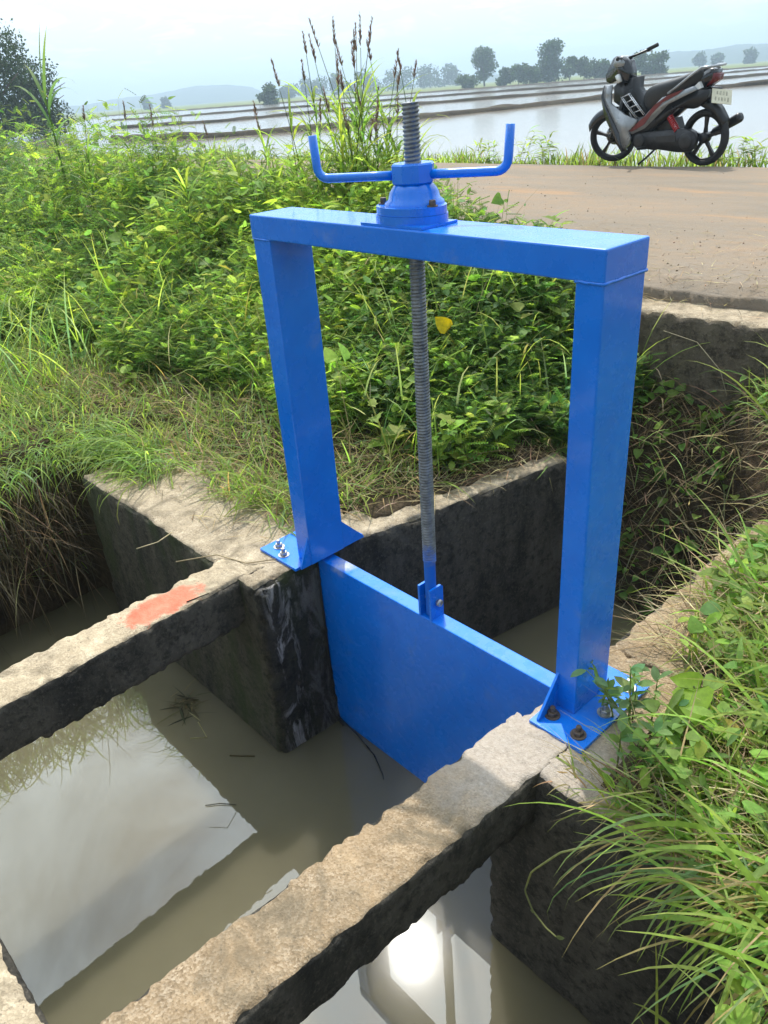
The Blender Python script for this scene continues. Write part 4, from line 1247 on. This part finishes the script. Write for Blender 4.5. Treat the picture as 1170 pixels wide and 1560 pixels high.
# verge beyond the road
mass = Mass()
n = 15000; x = rng.uniform(-34, 12, n); y = ROAD_Y1 + .02 + np.abs(rng.normal(0, .35, n))
dens = fbm(np.stack([x * .9, y * .5], -1), 141, 3); k = rng.uniform(-1, 1, n) < dens + .55
x, y = x[k], y[k]; hh = (.7 + .8 * np.clip(fbm(np.stack([x * .7, y * 0], -1), 143, 3), -.5, 1))
zz_ = ROAD_Z - .09 - .5 * sstep(ROAD_Y1 + .3, 8.8, y)
c = np.array((G_BRIGHT, G_MID, (.20, .24, .07), STRAW))[rng.choice(4, len(x), p=(.4, .3, .2, .1))] * np.exp(rng.normal(0, .2, (len(x), 1)))
mass.blades(np.stack([x, y, zz_], -1), rng.uniform(0, 6.28, len(x)), rng.uniform(.16, .42, len(x)) * hh, rng.uniform(.010, .020, len(x)), rng.uniform(.8, 1.5, len(x)), rng.uniform(.2, 1.5, len(x)), c, 4, .6)
mass.build('verge_grass', M_LEAF)
tag(bpy.data.objects['verge_grass'], 'rough green grass along the far edge of the road', 'grass', kind='stuff')

mass = Mass()
ico = np.array([(1, 0, 0), (-1, 0, 0), (0, 1, 0), (0, -1, 0), (0, 0, .7), (0, 0, -.7)]); icf = np.array([(0, 2, 4), (2, 1, 4), (1, 3, 4), (3, 0, 4), (2, 0, 5), (1, 2, 5), (3, 1, 5), (0, 3, 5)])
n = 4200; x = rng.uniform(-9, 1.5, n); y = ROAD_Y0 + .05 + rng.exponential(1.1, n); k = y < ROAD_Y1 - .1; x, y = x[k], y[k]; n = len(x)
cl_ = fbm(np.stack([x * .8, y * 1.6], -1), 201, 3); k = rng.uniform(-.7, .7, n) < cl_; x, y = x[k], y[k]; n = len(x)
Rr = frames(rng.normal(0, 1, (n, 3)), rng.normal(0, 1, (n, 3)))
mass.inst(ico, [icf], np.stack([x, y, road_z(x, y) + .002], -1), Rr, rng.exponential(.002, n) + .002, jit((.34, .27, .20), n, .3))
mass.build('road_pebble', M_STRAW, None, False)
tag(bpy.data.objects['road_pebble'], 'loose grit and small pebbles on the dusty road', 'grit', kind='stuff')

# ---------------------------------------------------------------- single plants
def leafy_part(name, T, pos, d, up, s, c, parent, mat=None):
    m = Mass(); R = frames(np.array([d], float), np.array([up], float))
    m.inst(T[0], T[1], np.array([pos], float), R, np.array([s]), np.array([c], float))
    return m.build(name, mat or M_LEAF, parent)


def stem_part(name, pts, r, c, parent):
    V, F = tube_np(pts, r, 6)
    return mesh_np(name, V, F, M_LEAF, parent, np.tile(np.array(c, float), (len(V), 1)), True)


def tuft(label, base, n, L, wd, az, azs, e0=(.5, 1.4), dr=(.8, 2.2), cols=(G_BRIGHT, G_MID, (.19, .29, .04)), name='grass_tuft', group=None, spread=.03):
    t = empty(name, tuple(base)); tag(t, label, 'grass tuft', group)
    for k in range(n):
        m = Mass(); b = np.array([[rng.normal(0, spread), rng.normal(0, spread), -.01]])
        m.blades(b, np.array([rng.normal(az, azs)]), np.array([rng.uniform(*L)]), np.array([rng.uniform(*wd)]), np.array([rng.uniform(*e0)]),
                 np.array([rng.uniform(*dr)]), jit(cols[k % len(cols)], 1, .18), 9, .7, (.36, .34, .10))
        m.build('blade', M_LEAF, t)
    return t


W_ = math.pi
tuft('drooping green grass tuft on the wing wall just left of the blue post', (-1.02, .14, .01), 26, (.22, .42), (.006, .011), -1.2, .9, (.3, 1.3), (1.2, 2.6))
tuft('short bright grass tuft beside the left base plate', (-.76, .17, .005), 22, (.08, .18), (.004, .008), -1.5, 1.6, (.5, 1.5), (.4, 1.8))
tuft('long bladed grass tuft spilling over the left end of the wing wall', (-1.86, .05, .02), 22, (.25, .48), (.006, .011), -2.0, .8, (.2, 1.1), (1.2, 2.6))
tuft('broad bladed grass at lower right corner, blades arching left', (1.42, -.36, .04), 13, (.30, .58), (.011, .019), 3.0, .7, (.35, 1.1), (.5, 1.8), ((.19, .29, .04), G_BRIGHT))
tuft('long grass tuft hanging over the right wing wall edge', (1.15, -.20, .02), 11, (.25, .50), (.007, .012), -2.7, .6, (.15, .8), (.8, 2.0))
tuft('long grass tuft behind the right base plate reaching over the channel', (.86, .62, .04), 16, (.30, .55), (.007, .013), 2.6, .6, (.3, 1.1), (.7, 2.0))
tuft('bright tall grass tuft near the culvert slab at the right edge', (.52, 1.72, .12), 22, (.35, .65), (.008, .015), 2.6, 1.2, (.6, 1.45), (.5, 1.9), ((.20, .30, .04), G_BRIGHT))
tuft('dry yellowing grass clump at the front corner of the right base plate', (.765, -.235, .005), 16, (.05, .12), (.003, .006), -2.6, 1.0, (.1, 1.0), (.3, 1.6), (STRAW, (.22, .25, .08), G_MID))
tuft('grass tuft with arching pale blades on the bank above the headwall', (-1.42, .86, .22), 14, (.30, .5), (.007, .012), -1.2, 1.4, (.7, 1.45), (1.2, 2.7), ((.18, .25, .09), G_BLUE))
tuft('coarse grass tuft on the right bank beyond the base plate', (1.18, .30, .05), 18, (.35, .6), (.008, .014), 2.8, .9, (.4, 1.2), (.6, 2.0), ((.19, .29, .04), G_MID))


def weed(label, base, stems, H, T, size, cset, name='leafy_weed', cat='weed', lean=(0, 0), nleaf=9, spread=.04):
    t = empty(name, tuple(base)); tag(t, label, cat)
    for k in range(stems):
        h = rng.uniform(*H); a = rng.uniform(0, 6.28); z = np.linspace(0, 1, 7)
        off = rng.normal(0, spread, 2)
        P = np.stack([off[0] + (np.cos(a) * .3 * h + lean[0] * h) * z ** 1.5, off[1] + (np.sin(a) * .3 * h + lean[1] * h) * z ** 1.5, h * z], -1)
        st = stem_part('stem', P, np.linspace(.0026, .0011, 7), jit((.22, .28, .09), 1)[0], t)
        for q in range(nleaf):
            tt = rng.uniform(.25, 1) if q else 1.; pos = [np.interp(tt, z, P[:, i_]) for i_ in range(3)]
            aa = q * 2.4 + a; el = rng.normal(.35, .25)
            leafy_part('leaf', T[q % len(T)], pos, (math.cos(aa) * math.cos(el), math.sin(aa) * math.cos(el), math.sin(el)), np.array([0, 0, 1.]) + rng.normal(0, .2, 3),
                       rng.uniform(*size), jit(cset[q % len(cset)], 1, .18)[0], st)
    return t



def tall_grass(label, base, n, H, spread, az0=None, heads=True, name='tall_grass_clump'):
    t = empty(name, tuple(base)); tag(t, label, 'tall grass')
    lv = Mass()
    for k in range(n):
        a = rng.uniform(0, 6.28); h = rng.uniform(*H); off = rng.normal(0, spread, 2)
        ln_ = rng.uniform(.03, .22) * h
        z = np.linspace(0, 1, 8)
        P = np.stack([off[0] + np.cos(a) * ln_ * z ** 1.7, off[1] + np.sin(a) * ln_ * z ** 1.7, z * h], -1)
        s = stem_part('stem', P, np.linspace(.0045, .0018, 8), jit((.12, .17, .05), 1)[0], t)
        if heads:
            d = P[-1] - P[-2]; d /= np.linalg.norm(d); hl = rng.uniform(.10, .17)
            m = Mass(); nn = 60
            tt = rng.uniform(0, 1, nn); pos = P[-1] + d * (tt * hl)[:, None]
            aa = rng.uniform(0, 6.28, nn); dd = np.stack([np.cos(aa) * .35, np.sin(aa) * .35, np.ones(nn)], -1)
            m.inst(*T_LANCE, pos, frames(dd, rng.normal(0, 1, (nn, 3)) + [.1, .1, .1]), (.035 * (1 - .5 * tt)), jit((.27, .19, .15), nn, .25))
            m.build('seed_head', M_STRAW, s)
        nl = 28
        tt = rng.uniform(.12, .8, nl); pos = np.stack([np.interp(tt, z, P[:, i_]) for i_ in range(3)], -1)
        lv = Mass(); lv.blades(pos, rng.uniform(0, 6.28, nl), rng.uniform(.15, .42, nl), rng.uniform(.010, .020, nl), rng.uniform(.5, 1.3, nl), rng.uniform(.5, 2.2, nl), jit(G_MID if k % 2 else G_BRIGHT, nl, .2), 6, .8, (.3, .3, .1))
        lv.build('leaf_blades', M_LEAF, s)['kind'] = 'stuff'
    return t


tall_grass('tall seeding grass clump rising behind the top of the screw rod', (-2.40, 2.06, .47), 30, (.70, 1.28), .19)
weed('leafy green weed bush at the foot of the seeding grass clump', (-2.32, 2.0, .47), 16, (.35, .72), [T_LANCE, T_OVAL], (.09, .15), (G_BRIGHT, G_MID), nleaf=14, spread=.16)
weed('dark broad leaved weed right of the seeding grass clump', (-2.05, 2.06, .47), 7, (.35, .62), [T_HEART, T_OVAL], (.07, .11), (G_MID, G_DARK), nleaf=9, spread=.08)
tall_grass('thin grass clump with small heads above the weeds left of the crank', (-3.25, 1.98, .5), 12, (.55, .85), .22, heads=False)
tall_grass('sparse seeding grass stems standing above the weeds in the middle of the left bank', (-4.2, 1.9, .5), 6, (.75, .95), .4)

# big reed at the far left
rb_ = ony(88, 235, 1.55)
reed = empty('reed', (rb_[0], rb_[1], float(ground_z(rb_[0], rb_[1])))); tag(reed, 'tall single reed with long arching leaves at the far left of the bank', 'reed')
hr = 1.62 - reed.location.z
P = np.stack([.03 * np.sin(np.linspace(0, 2, 8)), np.zeros(8), np.linspace(0, hr, 8)], -1)
stem_part('stem', P, np.linspace(.014, .006, 8), (.14, .22, .06), reed)
for (tz, az_, L_, e_, dr_) in ((.62, 3.6, .55, 1.1, 2.2), (.72, .4, .5, 1.0, 2.2), (.82, 3.3, .7, 1.05, 1.5), (.88, .2, .62, 1.15, 2.0), (.95, 3.0, .55, 1.0, .9), (.97, .1, .62, 1.2, .45), (1.0, 1.0, .55, 1.45, .2), (.9, 2.0, .5, 1.0, 1.9)):
    m = Mass(); m.blades(np.array([[.02, 0, hr * tz]]), np.array([az_]), np.array([L_]), np.array([.03]), np.array([e_]), np.array([dr_]), jit((.13, .22, .07), 1, .1), 10, .5, (.3, .3, .1))
    m.build('blade', M_LEAF, reed)


weed('small leafy weed growing over the outer corner of the right base plate', (.765, .03, .005), 7, (.10, .22), [T_OVAL, T_LANCE], (.03, .055), (G_BLUE, G_MID), lean=(-.25, -.15), nleaf=8)
weed('grey green low weed in front of the right base plate', (.86, -.10, .02), 8, (.06, .16), [T_OVAL], (.03, .05), (G_BLUE, G_MID), nleaf=8, spread=.06)
weed('round leaved low plant at the bottom right corner', (1.40, -.55, .02), 10, (.05, .14), [T_ROUND], (.03, .05), (G_BRIGHT, G_MID), name='round_leaf_plant', nleaf=6, spread=.07)
weed('small bushy weed at the near road edge behind the right end of the beam', (-1.22, 2.16, .47), 12, (.16, .36), [T_LANCE, T_OVAL], (.06, .10), (G_BRIGHT, G_MID), nleaf=9, spread=.09)
for (px_, lab, hh_) in ((745, 'leafy weed on the far road verge nearest the screw rod', .34), (790, 'pale flowering weed on the far road verge left of the motorbike', .45), (838, 'broad leafy weed on the far verge just left of the front wheel', .40),
                        (1118, 'upright weed on the far verge right of the rear wheel', .42), (1150, 'low weed on the far verge at the right edge', .30)):
    b_ = ony(px_, 240, 7.5)
    weed(lab, (b_[0], 7.55, ROAD_Z - .09), 6, (hh_ * .6, hh_), [T_LANCE], (.10, .17), (G_BRIGHT, (.2, .25, .08)), name='verge_weed', nleaf=9, spread=.12)

# large light leaves and the yellow leaf named by their place
pl_ = empty('broad_leaf_vine', (.93, .10, .03)); tag(pl_, 'young vine with two large bright green leaves beside the right post foot', 'vine')
stem_part('stem', [(0, 0, 0), (-.02, .0, .05), (-.03, -.02, .10), (-.05, -.02, .13)], .0025, (.12, .16, .05), pl_)
leafy_part('leaf', T_HEART, (-.045, -.03, .125), (.5, -.9, .0), (-.05, -.45, 1), .105, (.20, .33, .03), pl_)
leafy_part('leaf', T_HEART, (-.045, .0, .12), (-.9, -.3, .1), (-.15, -.5, 1), .07, (.19, .32, .03), pl_)
leafy_part('leaf', T_OVAL, (-.03, -.05, .05), (-.5, -.9, -.1), (0, -.3, 1), .07, (.36, .34, .05), pl_)
leafy_part('leaf', T_OVAL, (.02, -.03, .07), (.9, -.2, .2), (.1, -.6, 1), .07, (.50, .42, .12), pl_)

yl = ony(675, 489, 1.12)
yf = empty('yellow_leaf', tuple(yl)); tag(yf, 'single yellow leaf on the creeper behind the screw rod', 'leaf')
leafy_part('leaf_blade', T_HEART, (0.03, .0, -.03), (-.75, -.25, .6), (.35, -.8, .5), .082, (.60, .46, .02), yf)
stem_part('stalk', [(.02, 0, -.045), (.03, .03, -.10), (.05, .06, -.16)], .002, (.2, .2, .05), yf)

vb = ony(985, 590, 1.55)
vn = empty('pale_vine', (-.30, 1.50, -.25)); tag(vn, 'creeper stem with pale green leaves beside the right post on the dark bank', 'vine')
stem_part('stem', [(0, 0, 0), (.02, .02, .15), (-.02, .05, .3), (-.05, .02, .42), (-.03, -.03, .5)], .004, (.2, .19, .09), vn)
for (p_, d_, s_) in (((-.04, -.02, .47), (.5, -.6, .2), .13), ((-.04, .02, .40), (-.2, -.8, -.1), .07), ((0, .04, .28), (.3, -.8, -.2), .08), ((.01, .02, .18), (-.3, -.7, -.2), .07), ((-.03, .0, .44), (.6, .2, .2), .06)):
    leafy_part('leaf', T_HEART, p_, d_, (.2, -.8, .6), s_, (.22, .30, .13), vn)

# long tendril hanging over the right pool
td = empty('tendril', (.93, -.29, .02)); tag(td, 'pale curled tendril hanging from the right wing wall over the water', 'tendril')
tp = np.array([(.05, .0, .0), (-.02, -.05, -.02), (-.10, -.10, -.08), (-.155, -.13, -.17), (-.165, -.14, -.24), (-.14, -.14, -.29), (-.10, -.14, -.315), (-.07, -.14, -.318)])
stem_part('stem', np.stack([np.interp(np.linspace(0, 7, 40), range(8), tp[:, i_]) for i_ in range(3)], -1), np.linspace(.0028, .0018, 40), (.32, .34, .16), td)
leafy_part('leaf', T_OVAL, tuple(tp[-1]), (.6, .1, .3), (0, -1, .4), .022, (.25, .30, .12), td)
leafy_part('leaf', T_OVAL, tuple(tp[5]), (-.3, .1, -.8), (0, -1, .4), .02, (.25, .30, .12), td)

# loose stalks, debris and the wire on the gate
def stalk(label, pts, r, c, name='dry_stalk', cat='stalk'):
    V, F = tube_np(pts, r, 6); o = mesh_np(name, V, F, M_STRAW, None, np.tile(np.array(c, float), (len(V), 1)), True)
    tag(o, label, cat); return o


def zpt(px, py, z): return onz(px, py, z)
stalk('long dry stalk lying across the left wing wall below the post', [zpt(268, 856, .012), zpt(330, 845, .012), zpt(375, 858, .008), zpt(420, 852, .010)], .0022, (.38, .30, .18))
stalk('short pale stalk sticking out from the mossy wing wall face', [zpt(208, 836, .0), zpt(240, 826, .02), zpt(262, 811, .01)], .0022, (.5, .42, .26))
stalk('thin dark stick lying on the left beam over the red paint', [zpt(284, 917, .008), zpt(318, 904, .008)], .0022, (.06, .04, .03))
stalk('curved dry stem leaning on the shaded culvert face', [np.array([-.30, 2.0, .40]), np.array([-.12, 1.98, .38]), np.array([.02, 1.95, .28]), np.array([.08, 1.92, .18])], .002, (.3, .26, .17))
dbr = empty('floating_debris', tuple(zpt(285, 1075, WATER_Z))); tag(dbr, 'clump of dead twigs and leaves floating by the left pier', 'debris')
dm = Mass(); n = 46
dm.blades(np.concatenate([rng.normal(0, .035, (n, 2)), np.full((n, 1), .004)], 1), rng.uniform(0, 6.28, n), rng.uniform(.03, .13, n), rng.uniform(.003, .012, n), rng.uniform(-.02, .2, n), rng.uniform(-.1, .3, n), jit((.06, .05, .025), n, .5), 4, .6)
dm.build('twig_clump', M_STRAW, dbr)
stalk('bent straw floating beside the left pier', [zpt(290, 1125, WATER_Z + .004), zpt(315, 1123, WATER_Z + .006), zpt(302, 1100, WATER_Z + .004)], .0022, (.36, .32, .15), 'floating_straw')
stalk('short dark stick floating in front of the left pier corner', [zpt(350, 1151, WATER_Z + .004), zpt(388, 1152, WATER_Z + .005)], .003, (.08, .06, .03), 'floating_stick')
stalk('thin wavy twig floating on the reflected sky', [zpt(313, 1227, WATER_Z + .004), zpt(335, 1224, WATER_Z + .005), zpt(360, 1226, WATER_Z + .004)], .002, (.07, .06, .04), 'floating_twig')
wire = tube('black_wire', [ony(510, 1085, -.012), ony(545, 1120, -.02), zpt(570, 1150, WATER_Z + .004), zpt(583, 1180, WATER_Z + .005), zpt(586, 1197, WATER_Z - .01)], .0028, M_BLACK, None, 6)
tag(wire, 'thin black wire running from the gate leaf down onto the water', 'wire')

# ================================================================= FAR TREES
def tree(name, label, px, base_py, dist, height, width, group=None, cat='tree', colr=(.055, .10, .022), low=.12, nb=10, shape=1.0):
    b_ = far(px, base_py, dist); b_[2] = .02
    t = empty(name, tuple(b_)); tag(t, label, cat, group)
    pts = np.array([(0, 0, 0), (rng.normal(0, .02) * height, 0, height * .35), (rng.normal(0, .04) * height, 0, height * .75)])
    tr = tube('trunk', pts, [height * .028, height * .022, height * .008], M_BARK, t, 8)
    for k in range(5):
        a = rng.uniform(0, 6.28); z0 = height * rng.uniform(.25, .5)
        tube('limb', [(0, 0, z0), (math.cos(a) * width * .2, math.sin(a) * width * .2, z0 + height * .16), (math.cos(a) * width * .36, math.sin(a) * width * .36, z0 + height * .26)], [height * .014, height * .009, height * .004], M_BARK, tr, 6)
    m = Mass()
    fs = max(.13, dist * .0018)
    for k in range(nb):
        a = rng.uniform(0, 6.28); zf = rng.uniform(low, .86); r = math.sin(math.pi * min(.97, (zf * .85 + .10))) ** shape
        c0 = np.array([math.cos(a) * r * width * .30 * rng.uniform(.2, 1.15), math.sin(a) * r * width * .30 * rng.uniform(.2, 1.15), zf * height])
        br = width * rng.uniform(.13, .24); n = 150 if dist > 300 else (230 if dist > 100 else 520)
        u = rng.normal(0, 1, (n, 3)); u /= np.linalg.norm(u, axis=1)[:, None]
        P = c0 + u * br * rng.uniform(.55, 1.08, (n, 1)) * [1, 1, .8]
        P = P[P[:, 2] > height * .03]; n = len(P)
        m.inst(*T_CLUMP, P, frames(rng.normal(0, 1, (n, 3)), rng.normal(0, 1, (n, 3))), rng.uniform(fs * .9, fs * 2.0, n), jit(colr, n, .3) * (1 + .25 * rng.uniform(-1, 1)))
    m.build('crown', M_FARLEAF, t, False)
    return t


GR = 'trees across the paddies'
tree('broadleaf_tree', 'hazy two crowned tree left of the darker round tree beyond the paddies', 738, 122, 260, 10.2, 9.5, GR, nb=16)
tree('broadleaf_tree', 'dark round topped tree standing tallest beyond the paddies', 840, 114, 230, 9.6, 12, GR, nb=20, colr=(.04, .08, .02))
tree('broadleaf_tree', 'small lone tree on the field dike below the left hill', 412, 157, 190, 3.6, 6, GR, nb=9)
tree('broadleaf_tree', 'big dark tree at the left edge of the picture behind the reed', -2, 186, 62, 6.8, 8.0, GR, nb=20, colr=(.03, .055, .018))
tree('broadleaf_tree', 'rounded dark tree between the reed and the left edge tree', 62, 184, 66, 4.6, 6.2, GR, nb=16, colr=(.03, .055, .018))
HG = 'shrubs in the hedge across the paddies'
hl_ = ['low shrub at the left foot of the hazy two crowned tree', 'shrub just right of the hazy two crowned tree', 'shrub left of the dark round tree', 'pale shrub at the left foot of the dark round tree', 'tall leafy shrub right of the dark round tree',
       'banana like shrub in the middle of the hedge', 'shrub near the right end of the hedge', 'shrub behind the motorbike headlight', 'bushy shrub behind the motorbike handlebar', 'bushy shrub right of the motorbike handlebar']
for (px_, py_, h_, w_), lab in zip(((712, 124, 3.2, 6), (768, 120, 3.8, 6), (790, 119, 4.6, 7), (812, 117, 3.6, 5), (868, 113, 5.2, 6), (890, 112, 4.8, 7), (918, 110, 4.0, 7), (940, 108, 3.6, 6), (978, 105, 5.0, 8), (1003, 103, 4.4, 7)), hl_):
    tree('hedge_shrub', lab, px_, py_, 225, h_, w_, HG, 'shrub', (.055, .095, .03), .1, 8, .6)
LG = 'small distant trees under the hills'
for px_, py_, h_, w_, lab in ((225, 169, 5.5, 5, 'left of two small distant trees under the left hill'), (254, 167, 5, 5, 'right of two small distant trees under the left hill'), (440, 151, 8, 16, 'distant tree just right of the lone tree'), (478, 148, 9, 22, 'distant tree grove left of the seeding grass'),
                          (520, 145, 9, 22, 'distant tree grove behind the left seed heads'), (566, 141, 9, 24, 'distant tree grove behind the seeding grass'), (612, 138, 9.5, 24, 'distant tree grove above the rod top'), (655, 134, 9, 22, 'distant tree grove behind the right seed heads'), (695, 131, 9, 18, 'distant tree grove at the right end of the far row'),
                          (1065, 99, 6, 9, 'small distant tree above the motorbike seat'), (1092, 97, 6, 7, 'small distant tree above the motorbike tail'), (1143, 93, 6, 10, 'small distant tree near the right edge')):
    tree('distant_tree', lab, px_, py_, 470, h_, w_, LG, 'tree', (.045, .08, .03), .1, 9, .5)

# ================================================================= HAZE
hb_ = bmesh.new(); bmesh.ops.create_cube(hb_, size=1)
for v in hb_.verts: v.co = Vector((v.co.x * 5600, v.co.y * 5600, -3 if v.co.z < 0 else 62))
hm, ht, ho = newmat('thin_haze')
pv_ = nd(ht, 'ShaderNodeVolumePrincipled', Density=.0012, Anisotropy=.2); pv_.inputs['Color'].default_value = (.66, .84, 1, 1)
ht.links.new(pv_.outputs[0], ho.inputs['Volume'])
hzo = bm_obj('haze', hb_, hm)
tag(hzo, 'pale humid haze over the distant fields', 'haze', kind='stuff')
